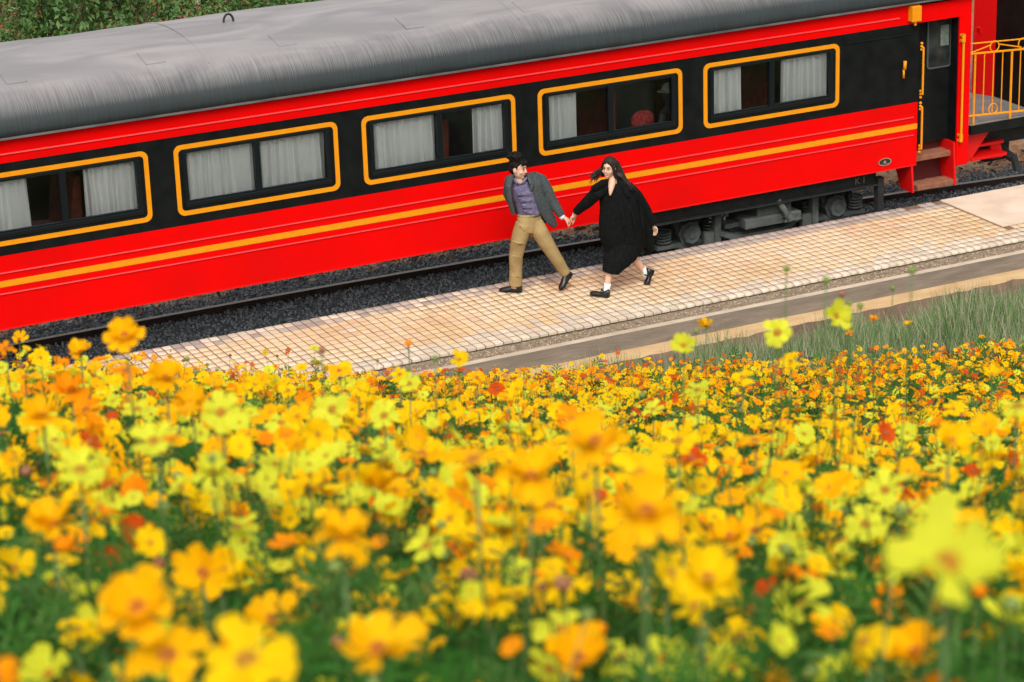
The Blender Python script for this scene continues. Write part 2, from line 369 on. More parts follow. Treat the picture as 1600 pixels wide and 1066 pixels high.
# pale sky reflection and dust painted into the roof top by object z
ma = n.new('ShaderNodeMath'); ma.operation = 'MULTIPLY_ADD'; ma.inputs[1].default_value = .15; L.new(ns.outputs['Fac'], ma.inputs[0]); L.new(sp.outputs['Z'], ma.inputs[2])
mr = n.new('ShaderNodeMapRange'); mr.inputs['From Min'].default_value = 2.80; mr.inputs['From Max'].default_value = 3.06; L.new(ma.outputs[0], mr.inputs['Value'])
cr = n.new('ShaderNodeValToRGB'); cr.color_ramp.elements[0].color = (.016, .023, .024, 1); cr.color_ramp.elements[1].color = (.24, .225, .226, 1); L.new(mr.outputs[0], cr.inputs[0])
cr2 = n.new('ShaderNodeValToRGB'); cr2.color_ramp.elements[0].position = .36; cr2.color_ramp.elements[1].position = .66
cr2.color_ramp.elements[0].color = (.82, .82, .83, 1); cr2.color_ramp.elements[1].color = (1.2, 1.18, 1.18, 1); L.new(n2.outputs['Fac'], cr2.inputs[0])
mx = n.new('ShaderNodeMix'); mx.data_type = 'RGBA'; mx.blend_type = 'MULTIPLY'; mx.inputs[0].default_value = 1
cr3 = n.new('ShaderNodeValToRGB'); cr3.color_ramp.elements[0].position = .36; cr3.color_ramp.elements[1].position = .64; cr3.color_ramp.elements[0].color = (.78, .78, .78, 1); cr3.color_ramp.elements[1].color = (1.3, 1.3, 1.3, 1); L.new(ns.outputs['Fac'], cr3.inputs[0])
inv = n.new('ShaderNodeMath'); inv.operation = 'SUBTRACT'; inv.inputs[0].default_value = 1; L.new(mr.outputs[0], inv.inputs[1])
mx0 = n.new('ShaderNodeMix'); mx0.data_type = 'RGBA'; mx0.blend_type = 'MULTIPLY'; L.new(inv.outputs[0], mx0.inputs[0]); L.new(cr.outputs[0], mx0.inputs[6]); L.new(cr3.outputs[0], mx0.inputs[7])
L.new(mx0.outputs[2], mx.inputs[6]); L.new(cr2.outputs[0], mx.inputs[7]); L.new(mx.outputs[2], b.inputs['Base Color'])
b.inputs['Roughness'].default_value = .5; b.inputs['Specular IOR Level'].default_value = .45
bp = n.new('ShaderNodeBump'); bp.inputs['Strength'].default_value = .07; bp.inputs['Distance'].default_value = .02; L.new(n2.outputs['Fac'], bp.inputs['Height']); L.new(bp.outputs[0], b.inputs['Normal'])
XR = 7.30
m = MB(); NX = 60; K = len(prof2); vs = []
for i in range(NX+1):
    x = XL+(XR-XL)*i/NX
    for k, (a, z) in enumerate(prof2):
        d = 0 if k < 3 or k > K-4 else .006*math.sin(x*1.9+k*.8)+.004*math.sin(x*4.1+k)
        vs.append((x, a, z+d))
m.add(vs, [(i*K+k, (i+1)*K+k, (i+1)*K+k+1, i*K+k+1) for i in range(NX) for k in range(K-1)] + [tuple(range(K)), tuple(NX*K+k for k in range(K))])
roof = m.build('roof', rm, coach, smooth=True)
m = MB(); m.box(XL, XR, -.07, -.030, 2.522, 2.545); m.build('gutter', mat('gutter_grey', (.13, .125, .12), .7, (.06, .06, .06), 9, (.3, 1, 1)), coach)
def roof_z(y):
    for (a, z), (a2, z2) in zip(prof2, prof2[1:]):
        if a <= y <= a2: return z+(z2-z)*(y-a)/(a2-a)
    return 3.1
def on_roof(u, v):
    P = atZ(u, v, 3.0)
    for _ in range(12): P = atZ(u, v, roof_z(P.y))
    return P
for u, v in ((20, 122), (236, 91), (442, 65), (640, 38), (822, 12)):
    P = on_roof(u, v); y0, y1 = P.y-.16, P.y+.16
    m = MB(); vs = []
    for x in (P.x-.11, P.x+.11):
        for dz in (-.02, .012):
            for y in (y0, y1): vs.append((x, y, roof_z(y)+dz))
    m.add(vs, [(0, 1, 3, 2), (4, 6, 7, 5), (2, 3, 7, 6), (0, 2, 6, 4), (1, 5, 7, 3)])
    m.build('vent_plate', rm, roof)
for u, v in ((290, 60), (800, 20), (-120, 90)):
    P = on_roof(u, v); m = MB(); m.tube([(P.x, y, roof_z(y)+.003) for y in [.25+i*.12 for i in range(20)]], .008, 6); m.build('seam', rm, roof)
P = on_roof(357, 34); m = MB(); m.tube([P+Vector((.06*math.cos(t), 0, .09*math.sin(t)*1.0)) for t in [math.pi*i/8 for i in range(9)]], .014, 8); m.build('lifting_eye', und, roof)
P = on_roof(440, 62); m = MB()
# windows
def rrect(x0, x1, z0, z1, r, n=6):
    o = []
    for cx, cz, a in ((x1-r, z1-r, 0), (x0+r, z1-r, 90), (x0+r, z0+r, 180), (x1-r, z0+r, 270)):
        o += [(cx+r*math.cos(R(a+90*i/n)), cz+r*math.sin(R(a+90*i/n))) for i in range(n+1)]
    return o
def ring(m, A, B, y0, y1):
    k = len(A); vs = [(a, y0, b) for a, b in A]+[(a, y0, b) for a, b in B]+[(a, y1, b) for a, b in A]+[(a, y1, b) for a, b in B]
    fs = []
    for i in range(k):
        j = (i+1) % k
        fs += [(i, j, k+j, k+i), (2*k+i, 3*k+i, 3*k+j, 2*k+j), (i, 2*k+i, 2*k+j, j), (k+i, k+j, 3*k+j, 3*k+i)]
    m.add(vs, fs)
glass = bpy.data.materials.new('window_glass'); glass.use_nodes = True
n = glass.node_tree.nodes; L = glass.node_tree.links; n.remove(n['Principled BSDF'])
tr = n.new('ShaderNodeBsdfTransparent'); tr.inputs[0].default_value = (.99, 1, .995, 1); gl = n.new('ShaderNodeBsdfGlossy'); gl.inputs['Roughness'].default_value = .02; gl.inputs[0].default_value = (.9, .95, .95, 1)
fr = n.new('ShaderNodeFresnel'); fr.inputs['IOR'].default_value = 1.45; mxs = n.new('ShaderNodeMixShader')
L.new(fr.outputs[0], mxs.inputs[0]); L.new(tr.outputs[0], mxs.inputs[1]); L.new(gl.outputs[0], mxs.inputs[2]); L.new(mxs.outputs[0], n['Material Output'].inputs['Surface'])
curt = mat('sheer_curtain', (.90, .90, .88), .9, (.94, .94, .92), 5, trans=.10)
def curtain(par, x0, x1, seed):
    rr = random.Random(seed); m = MB(); N = max(20, int((x1-x0)*140)); vs = []; z0, z1 = oz0+.0, oz1-.02
    ph = [rr.uniform(0, 6.28) for _ in range(4)]; wv = rr.uniform(48, 62)
    rows = [(0, .55), (.5, .8), (1, 1)]
    for t, am in rows:
        for i in range(N+1):
            a = i/N; x = x0+(x1-x0)*a
            xx = x + (0.02*(1-t)*math.sin(a*7+ph[2]))
            sn_ = math.sin(wv*x+ph[0]+.9*math.sin(9*x+ph[1])); y = .115 + am*(.045*math.copysign(abs(sn_)**.6, sn_) + .014*math.sin(2.3*wv*x+ph[3]))
            vs.append((xx, y, z1+(z0-z1)*t))
    W = N+1
    m.add(vs, [(r*W+i, r*W+i+1, (r+1)*W+i+1, (r+1)*W+i) for r in range(2) for i in range(N)])
    m.build('curtain', curt, par, smooth=True)
# curtains: (window, x0 fraction, x1 fraction of the opening)
CUR = {-1: [(.0, .45), (.6, 1)], 0: [(0, .30), (.66, 1.0)], 1: [(0, .50), (.5, 1)], 2: [(0, .50), (.78, 1)], 3: [(0, .25)], 4: [(0, .27), (.62, 1.0)]}
for k in range(-1, 5):
    a = X0+k*PER; x0, x1 = a+ox0, a+ox1; xm = (x0+x1)/2
    m = MB(); fw = .045
    m.box(x0, x1, .0-.012, .06, oz0, oz0+fw); m.box(x0, x1, -.012, .06, oz1-fw*.8, oz1)
    m.box(x0, x0+fw, -.012, .06, oz0+fw, oz1-fw*.8); m.box(x1-fw, x1, -.012, .06, oz0+fw, oz1-fw*.8)
    m.box(xm-.035, xm+.035, -.006, .06, oz0+fw, oz1-fw*.8)
    # sash rails of the right-hand sliding pane
    m.box(xm+.035, x1-fw, .004, .03, oz0+fw, oz0+fw+.025); m.box(x0+fw, xm-.035, .012, .04, oz0+fw, oz0+fw+.018)
    wn = m.build('window', frm, coach, bevel=.004)
    m = MB(); ring(m, rrect(a, a+WF, ZGB, ZGT, .085), rrect(a+.052, a+WF-.052, ZGB+.052, ZGT-.052, .05), -.009, .0); m.build('trim', gold, wn)
    for (p0, p1, yy) in ((x0+fw, xm-.035, .034), (xm+.035, x1-fw, .020)):
        m = MB(); m.box(p0, p1, yy, yy+.005, oz0+fw, oz1-fw*.8); m.build('pane', glass, wn)
    for c0, c1 in CUR[k]: curtain(wn, x0+.02+(x1-x0-.04)*c0, x0+.02+(x1-x0-.04)*c1, k*7+int(c0*10)+50)
# shell: floor, far wall, ends, inner lining
m = MB(); m.box(XL, XE, .06, CW-.06, ZS+.10, ZS+.16); m.build('floor', mat('carpet', (.10, .03, .02), .9), coach)
lin = mat('lining', (.20, .24, .21), .8, (.27, .31, .28), 2)
def holed(m, y0, y1, z0, z1):
    m.box(XL, XE, y0, y1, z0, oz0); m.box(XL, XE, y0, y1, oz1, z1)
    for i in range(0, len(xs), 2): m.box(xs[i], xs[i+1], y0, y1, oz0, oz1)
m = MB(); holed(m, CW-.05, CW, ZS, ZE+.01); m.build('far_wall', [red], coach)
for k in range(-1, 5): a = X0+k*PER; m = MB(); m.box(a+ox0, a+ox1, CW-.03, CW-.025, oz0, oz1); m.build('pane', glass, coach)
m = MB(); holed(m, CW-.10, CW-.055, ZS+.17, ZE-.05)
for k in range(-1, 5):
    xx = X0+k*PER-.147; m.box(xx-.02, xx+.02, 1.1, CW-.11, ZS+.17, ZE-.05)
m.build('lining', lin, coach)
for xx in (XE-.09, XL): m = MB(); m.box(xx, xx+.045, .06, CW-.06, ZS, ZE); m.build('bulkhead', blk, coach)
m = MB(); m.box(XL, XE, .06, CW-.06, ZE-.06, ZE-.02); m.build('ceiling', lin, coach)
seatm = mat('seat_velour', (.16, .035, .02), .8, (.22, .055, .03), 10)
for k in range(-1, 5):
    for dx in (.08, 1.3):
        x = X0+k*PER+dx; s_ = 1 if dx < 1 else -1; m = MB()
        m.prism([(x, ZS+.17), (x+s_*.55, ZS+.17), (x+s_*.55, 1.18), (x+s_*.16, 1.16), (x+s_*.06, 1.82), (x-s_*.03, 1.84)], 'y', .50, 1.35)
        m.build('seat', seatm, coach, bevel=.03)
# passenger behind the fourth window
pa = empty('person', (3.0, .42, 1.15), 'passenger in white cap and grey top seated behind the fourth window', 'person')
hc = atY(1046, 141, .45); m = MB(); m.ell(hc+Vector((0, 0, -.05)), (.085, .10, .115)); m.tube([hc+Vector((0, 0, -.12)), hc+Vector((0, 0, -.2))], .05)
m.tube([hc+Vector((0, .0, -.18)), hc+Vector((.03, 0, -.25)), hc+Vector((.05, 0, -.5)), hc+Vector((.06, 0, -.75))], [(.06, .06), (.17, .11), (.17, .12), (.18, .14)], 12)
m.tube([hc+Vector((-.12, -.05, -.27)), hc+Vector((-.2, -.1, -.48)), hc+Vector((-.36, -.1, -.52))], [.05, .045, .035]); m.build('body', mat('grey_top', (.12, .13, .14), .9), pa, remesh=.015)
m = MB(); m.ell(hc+Vector((0, 0, .02)), (.095, .11, .075)); m.ell(hc+Vector((-.10, 0, .0)), (.07, .07, .012)); m.build('cap', mat('white_cotton', (.75, .75, .72), .9), pa, smooth=True)
P = atY(1004, 188, .45); m = MB(); m.ell(P, (.17, .06, .13), nu=14); c_ = m.build('cushion', mat('red_cushion', (.45, .02, .02), .8, (.6, .12, .1), 25), smooth=True); tag(c_, 'red patterned cushion propped on seat behind the fourth window', 'cushion')

# right-hand end: fittings on the side
A = atY(1419, 9, 0); B = atY(1433, 31, 0)
m = MB(); m.box(A.x, B.x, -.10, .0, B.z, A.z); lb = m.build('lamp_box', gold, coach, bevel=.008)
m = MB(); m.tube([((A.x+B.x)/2, -.06, B.z), ((A.x+B.x)/2, -.06, B.z-.05)], .018); m.build('knob', gold, lb)
A = atY(1413, 95, 0); B = atY(1410.5, 122, 0); m = MB(); m.tube([A+Vector((0, -.02, 0)), A*.5+B*.5+Vector((.0, -.025, 0))], .022); m.tube([A*.5+B*.5+Vector((-.01, -.02, 0)), B+Vector((0, -.02, 0))], .014); m.build('handle', gold, coach, smooth=True)
P = atY(1382, 253, 0); m = MB(); m.tube([(P.x, 0, P.z), (P.x, -.008, P.z)], [(.047, .095)]*2, 20, ref=(0, 0, 1)); bd = m.build('badge', mat('badge_black', (.01, .01, .01), .3, spec=.6), coach)
m = MB(); ring(m, [(P.x+.099*math.cos(t), P.z+.05*math.sin(t)) for t in np.linspace(0, 6.283, 24, endpoint=False)], [(P.x+.086*math.cos(t), P.z+.041*math.sin(t)) for t in np.linspace(0, 6.283, 24, endpoint=False)], -.011, -.003); m.build('rim', mat('badge_silver', (.6, .58, .5), .3, metal=1), bd)
m = MB(); m.tube([(P.x, -.008, P.z), (P.x, -.0105, P.z)], [(.018, .02)]*2, 8, ref=(0, 0, 1)); m.box(P.x-.05, P.x+.05, -.0105, -.008, P.z-.026, P.z-.021); m.build('emblem', MATS['badge_silver'], bd)
# vestibule
m = MB(); m.box(XE, 7.1, .20, .25, .62, 2.5); dr = m.build('door', blk, coach)
A = atY(1449, 28, .2); B = atY(1485, 103, .2)
m = MB(); ring(m, rrect(A.x, B.x, B.z, A.z, .05), rrect(A.x+.02, B.x-.02, B.z+.02, A.z-.02, .035), .185, .2); m.build('window_rim', mat('rubber_grey', (.06, .07, .07), .5), dr)
m = MB(); m.prism(rrect(A.x+.02, B.x-.02, B.z+.02, A.z-.02, .035), 'y', .192, .199); m.build('pane', mat('door_glass', (.012, .016, .016), .1, (.04, .045, .04), 5, spec=.25), dr)
m = MB(); C1 = atY(1470, 40, .19); C2 = atY(1482, 70, .19); m.box(C1.x, C2.x, .186, .1905, C2.z, C1.z); m.build('notice', mat('paper_green', (.16, .20, .16), .8, (.08, .11, .09), 30), dr)
m = MB(); m.box(XE-.04, XE, .05, .6, ZS, ZE); m.build('door_jamb', blk, coach)
m = MB(); m.box(XE, 7.1, -.0, .2, ZE-.06, ZE); m.build('lintel', red, coach)
m = MB(); m.prism([(.0, .30), (.03, .30), (.03, 2.60), (.0, 2.60)], 'x', 7.1, 7.285); m.build('pillar', red, coach, bevel=.006)
m = MB(); m.box(7.104, 7.28, .03, .26, .62, 2.6); m.build('door_jamb', blk, coach)
m = MB(); m.box(7.1, 7.285, .26, CW-.05, .4, 2.6); m.build('end_wall', redd, coach)
def grab(pts, r, ends, par=coach):
    m = MB(); m.tube(pts, r, 8)
    for e in ends: m.box(e.x-.022, e.x+.022, -.05, .0, e.z-.05, e.z+.05)
    m.build('handrail', gold, par, smooth=False)
for (u0, v0, u1, v1) in ((1438.5, 72, 1440, 146), (1436, 165, 1433.5, 232)):
    a, b2 = atY(u0, v0, 0), atY(u1, v1, 0); xx = 6.505; a.x = b2.x = xx; a.y = b2.y = -.02
    m = MB(); q0, q1 = a+Vector((0, -.05, -.07)), b2+Vector((0, -.05, .07)); m.tube([a, a+Vector((0, -.05, -.01)), q0, q1, b2+Vector((0, -.05, .01)), b2], .014, 8)
    for e in (a, b2):
        for dz in (-.04, 0, .04): m.ell(e+Vector((0, -.01, dz)), (.02, .02, .018), nu=8, nv=6)
    m.build('handrail', gold, coach)
a, b2 = atY(1506, 60, -.05), atY(1500.5, 216, -.05); m = MB(); b2.x = a.x; m.tube([a, b2], .015, 8)
for e in (a, b2): m.box(e.x-.024, e.x+.024, -.05, .0, e.z-.05, e.z-.02); m.box(e.x-.024, e.x+.024, -.05, .0, e.z+.02, e.z+.05); m.tube([e+Vector((0, 0, -.05)), e+Vector((0, 0, .05))], .024, 8)
m.build('handrail', gold, coach)
# steps under the vestibule
for yy, z in ((.06, .50), (-.03, .135)):
    m = MB(); m.box(XE+.01 if z < .4 else XE, 7.12, yy, yy+.22, z-.07, z); m.build('step_tread', wood, coach, bevel=.006)
for x, zt in ((XE-.08, .42), (7.05, .62)):
    m = MB(); m.prism([(-.04, .06), (.22, .06), (.40, zt), (.0, zt)], 'x', x, x+.03); m.build('step_plate', redd, coach)
m = MB(); m.box(XE, 7.1, .30, .34, .10, .62); m.build('step_riser', mat('dark_red', (.10, .008, .006), .7), coach)
# underframe and bogie
m = MB(); m.box(2.55, 6.02, .22, .30, .20, ZS+.02); m.box(2.55, 6.02, .12, .30, .185, .2); m.box(2.3, 6.0, .3, CW-.3, .3, ZS); m.box(XL, 2.3, .5, CW-.5, .33, ZS); sb = m.build('sole_bar', und, coach)
tcu = bpy.data.curves.new('k', 'FONT'); tcu.body = 'K1'; tcu.size = .13; tcu.extrude = .001; tcu.space_character = 1.35
to = bpy.data.objects.new('k', tcu); COL.objects.link(to); bpy.context.view_layer.update()
tme = bpy.data.meshes.new_from_object(to); bpy.data.objects.remove(to)
P = atY(1335.5, 289, .215); tme.transform(Matrix.Translation((P.x, .217, P.z)) @ Matrix.Rotation(R(90), 4, 'X')); link('lettering', tme, sb, mat('dim_gold', (.22, .15, .07), .8))
m = MB(); P = atY(1375, 300, .15); m.box(P.x-.045, P.x+.045, .13, .22, -.62, .28); m.build('stanchion', und, coach)
bg_ = MB(); XA, XB2, ZA = 3.393, 5.553, -.103
bg_.box(XA-.55, XB2+.55, .52, .66, .09, .20); bg_.box(XA-.42, XA-.24, .42, .62, .07, .15)
for xa in (XA, XB2):
    for s_ in (-1, 1): bg_.box(xa+s_*.34-.11, xa+s_*.34+.11, .40, .62, .07, .13)
    bg_.prism([(xa-.22, .09), (xa-.14, -.1), (xa-.10, -.1), (xa-.10, .09)], 'y', .5, .6); bg_.prism([(xa+.22, .09), (xa+.14, -.1), (xa+.10, -.1), (xa+.10, .09)], 'y', .5, .6)
bogie = bg_.build('bogie', bog, coach, bevel=.01)
for xa in (XA, XB2):
    m = MB(); m.tube([(xa, .42, ZA), (xa, .66, ZA)], .165, 8); m.tube([(xa, .36, ZA), (xa, .42, ZA)], [.12, .135], 8); m.ell((xa, .36, ZA), (.06, .02, .06), nu=8, nv=6)
    m.box(xa-.46, xa+.46, .44, .60, ZA-.16, ZA-.105); m.prism([(xa-.2, ZA-.1), (xa-.13, ZA-.22), (xa+.13, ZA-.22), (xa+.2, ZA-.1)], 'y', .45, .6)
    m.build('axle_box', bog, bogie, bevel=.012)
    for s_ in (-1, 1):
        cx = xa+s_*.34; m = MB(); m.tube([(cx+.088*math.cos(t), .50+.088*math.sin(t), ZA-.09+.175*t/(2*math.pi*4.5)) for t in [i*math.pi/8 for i in range(73)]], .0135, 7)
        m.build('coil_spring', bog, bogie, smooth=True)
    m = MB(); m.tube([(xa, .74, ZA), (xa, .87, ZA)], [.457, .45], 28); m.tube([(xa, .72, ZA), (xa, .74, ZA)], [.30, .34], 28); m.build('wheel', und, bogie, smooth=False)
    m = MB(); m.tube([(xa, .6, ZA), (xa, 2.2, ZA)], .07, 12); m.build('axle', und, bogie)
    m = MB(); m.tube([(xa, 1.93, ZA), (xa, 2.06, ZA)], .457, 28); m.build('wheel', und, bogie)
xc = (XA+XB2)/2
m = MB(); m.box(xc-.42, xc+.40, .18, .60, -.10, .02); m.box(xc-.20, xc+.30, .26, .6, .02, .20); m.box(xc-.62, xc-.42, .34, .6, -.10, -.04)
m.build('bolster', bog, bogie, bevel=.01)
m = MB(); m.prism([(xc-.72, -.16), (xc-.5, -.25), (xc+.25, -.25), (xc+.5, -.12), (xc+.45, -.09), (xc+.2, -.2), (xc-.45, -.2), (xc-.68, -.12)], 'y', .3, .5); m.build('spring_plank', bog, bogie)
m = MB(); m.tube([(xc+.06, .2, .21), (xc+.15, .13, .03)], .04, 12); m.tube([(xc+.15, .13, .03), (xc+.20, .11, -.05)], .055, 12); m.tube([(xc+.11, .12, -.06), (xc+.34, .12, -.06)], .022, 8); m.build('damper', bog, bogie)
for s_ in (-.78, .66):
    m = MB(); m.box(xc+s_, xc+s_+.09, .32, .42, -.42, .14); m.box(xc+s_-.14, xc+s_, .34, .42, -.42, -.1); m.build('brake_hanger', bog, bogie, bevel=.008)
P = atY(1127, 339, .4); m = MB(); m.box(P.x-.05, P.x+.06, .40, .405, P.z-.055, P.z+.055); m.build('data_plate', mat('data_plate', (.5, .5, .5), .7, (.01, .01, .01), 30, lo=.45, hi=.5), bogie)

# ------------------------------------------------------------------ second carriage with an open end platform
c2 = empty('railway_carriage', (8.6, 1.4, ZR), 'red carriage end with open deck and yellow railing at the right edge', 'railway carriage')
ZD = .80
m = MB(); m.box(7.32, 10.8, .02, 2.7, ZD-.05, ZD); m.build('deck', mat('deck_grey', (.14, .13, .12), .8, (.2, .19, .18), 4), c2)
m = MB(); m.box(7.32, 10.8, -.01, .05, ZD-.12, ZD-.004); m.build('deck_edge', blk, c2)
W0, W1, W2 = atZ(1518, 146, ZD), atZ(1553, 151, ZD), atZ(1612, 172, ZD)
def wall(name, A, B, mt, z0=ZD, z1=3.0, t=.05):
    d = (B-A).normalized(); nn = Vector((-d.y, d.x, 0))*t; m = MB()
    vs = [(A.x, A.y, z0), (B.x, B.y, z0), (B.x+nn.x, B.y+nn.y, z0), (A.x+nn.x, A.y+nn.y, z0)]; vs += [(a, b, z1) for a, b, _ in vs]
    m.add(vs, [(3, 2, 1, 0), (4, 5, 6, 7), (0, 1, 5, 4), (1, 2, 6, 5), (2, 3, 7, 6), (3, 0, 4, 7)]); return m.build(name, mt, c2)
wall('end_wall', W0, W1, redd); wall('corridor_door', W1, W2, blk)
m = MB(); m.box(9.6, 10.9, .03, 2.7, ZD, 3.0); m.build('body_side', redd, c2)
m = MB(); mp_ = (W0+W1)/2
m.tube([atY(1523, 118, W0.y-.1), atY(1524, 44, W0.y-.1), atY(1530, 42, W0.y-.1), atY(1533, 55, W0.y-.1)], .012, 6); m.build('pipe', redd, c2)
yr = .03
def ry(u, v): return atY(u, v, yr)
rl = MB(); rl.tube([ry(1513, 85), ry(1640, 73)], .014, 6); ra = rl.build('railing', gold, c2)
for a_, b_, r_ in (((1513, 69), (1640, 57), .010), ((1511, 182), (1640, 169), .014)): m = MB(); m.tube([ry(*a_), ry(*b_)], r_, 6); m.build('rail_bar', gold, ra)
for u, th in ((1524, .015), (1538.5, .008), (1553, .008), (1567, .008), (1581.5, .016), (1595, .008), (1609, .008), (1623, .008)):
    v0 = 85-(u-1513)*.094; v1 = 182-(u-1511)*.1; a = ry(u, v0); b2 = ry(u, v1); b2.x = a.x
    if th > .01: b2.z = ZD-.02
    m = MB(); m.tube([a, b2], th, 6); m.build('baluster', gold, ra)
for u, v in ((1554, 72.5), (1551.5, 170), (1598, 68), (1640, 64)):
    P = ry(u, v); m = MB(); m.tube([P+Vector((.068*math.cos(t), 0, .068*math.sin(t))) for t in np.linspace(0, 6.283, 25)], .009, 6, caps=False); m.build('ring', gold, ra)
for u0, v0, u1, v1 in ((1514, 84, 1547, 71), (1561, 69, 1596, 74)):
    m = MB(); m.tube([ry(u0, v0), ry(u1, v1)], .009, 6); m.build('brace', gold, ra)
m = MB(); A = atY(1540, 208, .35); m.box(A.x, A.x+1.6, .35, 2.3, .38, ZD-.13); m.box(A.x+.12, A.x+.5, .5, .9, .1, .4); m.tube([(A.x+.38, .5, .22), (A.x+.42, .3, .16)], .06, 10); m.tube([(A.x+.42, .3, .2), (A.x+.46, .25, .0)], .05, 8); m.build('drawgear', und, c2)
for (u, v, dy) in ((1530, 222, .25), (1535, 241, .1)):
    P = atY(u, v, dy+.15); m = MB(); m.box(P.x-.28, P.x+.28, dy, dy+.3, P.z-.02, P.z+.02); m.build('step_tread', redd, c2)
P = atY(1518, 215, .12); m = MB(); m.prism([(7.33, ZD-.13), (7.72, ZD-.13), (7.40, .28), (7.33, .28)], 'y', .12, .15); m.build('bracket', redd, c2)
P = atY(1558, 240, .3); m = MB(); m.prism([(P.x-.1, P.z-.06), (P.x+.1, P.z-.06), (P.x+.06, P.z+.12), (P.x-.1, P.z+.16)], 'y', .3, .34); m.build('step_plate', redd, c2)

# ------------------------------------------------------------------ the running couple
skin = mat('skin', (.62, .36, .25), .55, (.66, .40, .28), 20, spec=.3); hairm = mat('hair_black', (.004, .0035, .0035), .6, (.012, .010, .009), 40, spec=.12)
coal = mat('black_wool', (.004, .005, .005), .95, (.008, .009, .009), 30, spec=.1, bump=.3, bscale=25); leather = mat('black_leather', (.008, .009, .010), .25, spec=.6)
jack = mat('charcoal_tweed', (.040, .048, .050), .95, (.075, .085, .088), 60, spec=.1, bump=.35, bscale=18); shirtm = mat('purple_shirt', (.105, .09, .16), .85, (.18, .16, .25), 22, (1, 1, 2), spec=.15, bump=.6, bscale=16)
khaki = mat('khaki_twill', (.30, .205, .085), .9, (.38, .27, .12), 7, spec=.15, bump=.5, bscale=10); sockm = mat('white_sock', (.8, .8, .78), .9, spec=.1); eyem = mat('eye_dark', (.015, .01, .01), .3); lipm = mat('lip', (.45, .12, .10), .5); teeth = mat('teeth', (.8, .77, .72), .4)
shirtw = mat('cuff_white', (.6, .58, .66), .9)
PXM = .0071
def chain(m, pts, n=14, ref=(0, 1, 0)):
    """pts: (u, v, y, half width, half depth)"""
    m.tube([atY(u, v, y) for u, v, y, _, _ in pts], [(b, a) for _, _, _, a, b in pts], n, ref=ref)
def head(m, C, fwd, up, s=1.0):
    f = Vector(fwd).normalized(); u = Vector(up); u = (u-f*u.dot(f)).normalized(); r = f.cross(u)
    M = Matrix((r, f, u)).transposed()
    L_ = lambda x, y, z: C+M @ Vector((x*s, y*s, z*s))
    m.ell(L_(0, -.012, .025), (.074*s, .093*s, .098*s), M, 16, 12); m.ell(L_(0, .012, -.03), (.062*s, .073*s, .085*s), M, 14, 10); m.ell(L_(0, .050, -.092), (.026*s, .026*s, .022*s), M, 10, 8)
    m.tube([L_(0, .078, .022), L_(0, .094, -.012), L_(0, .098, -.026), L_(0, .078, -.034)], [.009*s, .011*s, .014*s, .010*s], 8)
    for k in (-1, 1): m.ell(L_(k*.073, -.012, -.012), (.012*s, .022*s, .033*s), M, 8, 8); m.ell(L_(k*.045, .055, -.03), (.02*s, .018*s, .022*s), M, 8, 8)
    m.tube([L_(-.03, .077, .033), L_(0, .086, .036), L_(.03, .077, .033)], .009*s, 8)
    return L_, M
def face(par, L_, M, s, smile):
    for k in (-1, 1):
        m = MB(); m.ell(L_(k*.03, .080, .008), (.013*s, .006*s, .0055*s), M, 10, 6); m.build('eye', eyem, par, smooth=True)
        m = MB(); m.tube([L_(k*.014, .086, .028), L_(k*.03, .084, .034), L_(k*.046, .073, .028)], [.003*s, .004*s, .002*s], 6); m.build('eyebrow', hairm, par)
    m = MB(); m.tube([L_(-.026, .070, -.052+.006*smile), L_(-.012, .081, -.057), L_(0, .084, -.058), L_(.012, .081, -.057), L_(.026, .070, -.052+.006*smile)], [.003*s, .006*s, .0065*s, .006*s, .003*s], 8); mo = m.build('mouth', lipm, par)
    if smile: m = MB(); m.ell(L_(0, .086, -.0565), (.016*s, .004*s, .0035*s), M, 10, 6); m.build('teeth', teeth, mo, smooth=True)
def fingers(m, C, d, n, side, curl, s=1.0, thumb=1):
    """palm at C pointing along d, palm normal n; four fingers curl towards n, thumb leaves the side"""
    d = Vector(d).normalized(); n = Vector(n); n = (n-d*n.dot(d)).normalized(); w = d.cross(n)*side
    for i, (o_, l) in enumerate(((-.030, .066), (-.010, .076), (.010, .072), (.028, .058))):
        p0 = C+d*.035*s+w*o_*s; a = 0; pts = [p0-d*.03*s, p0]
        for k in range(3): a += curl; pts.append(pts[-1]+(d*math.cos(a)+n*math.sin(a))*l*s*(.42, .33, .25)[k])
        m.tube(pts, [.009*s, .0095*s, .009*s, .008*s, .006*s], 8)
    p0 = C-d*.02*s-w*.03*s; m.tube([p0, p0+(-w*.8+d*.7+n*.3)*.03*s, p0+(-w*.7+d*1.4+n*.9)*.04*s, p0+(-w*.3+d*1.9+n*1.3)*.045*s], [.013*s, .012*s, .010*s, .007*s], 8)
    M = Matrix((w, d, n)).transposed(); m.ell(C, (.042*s, .05*s, .018*s), M, 12, 8)
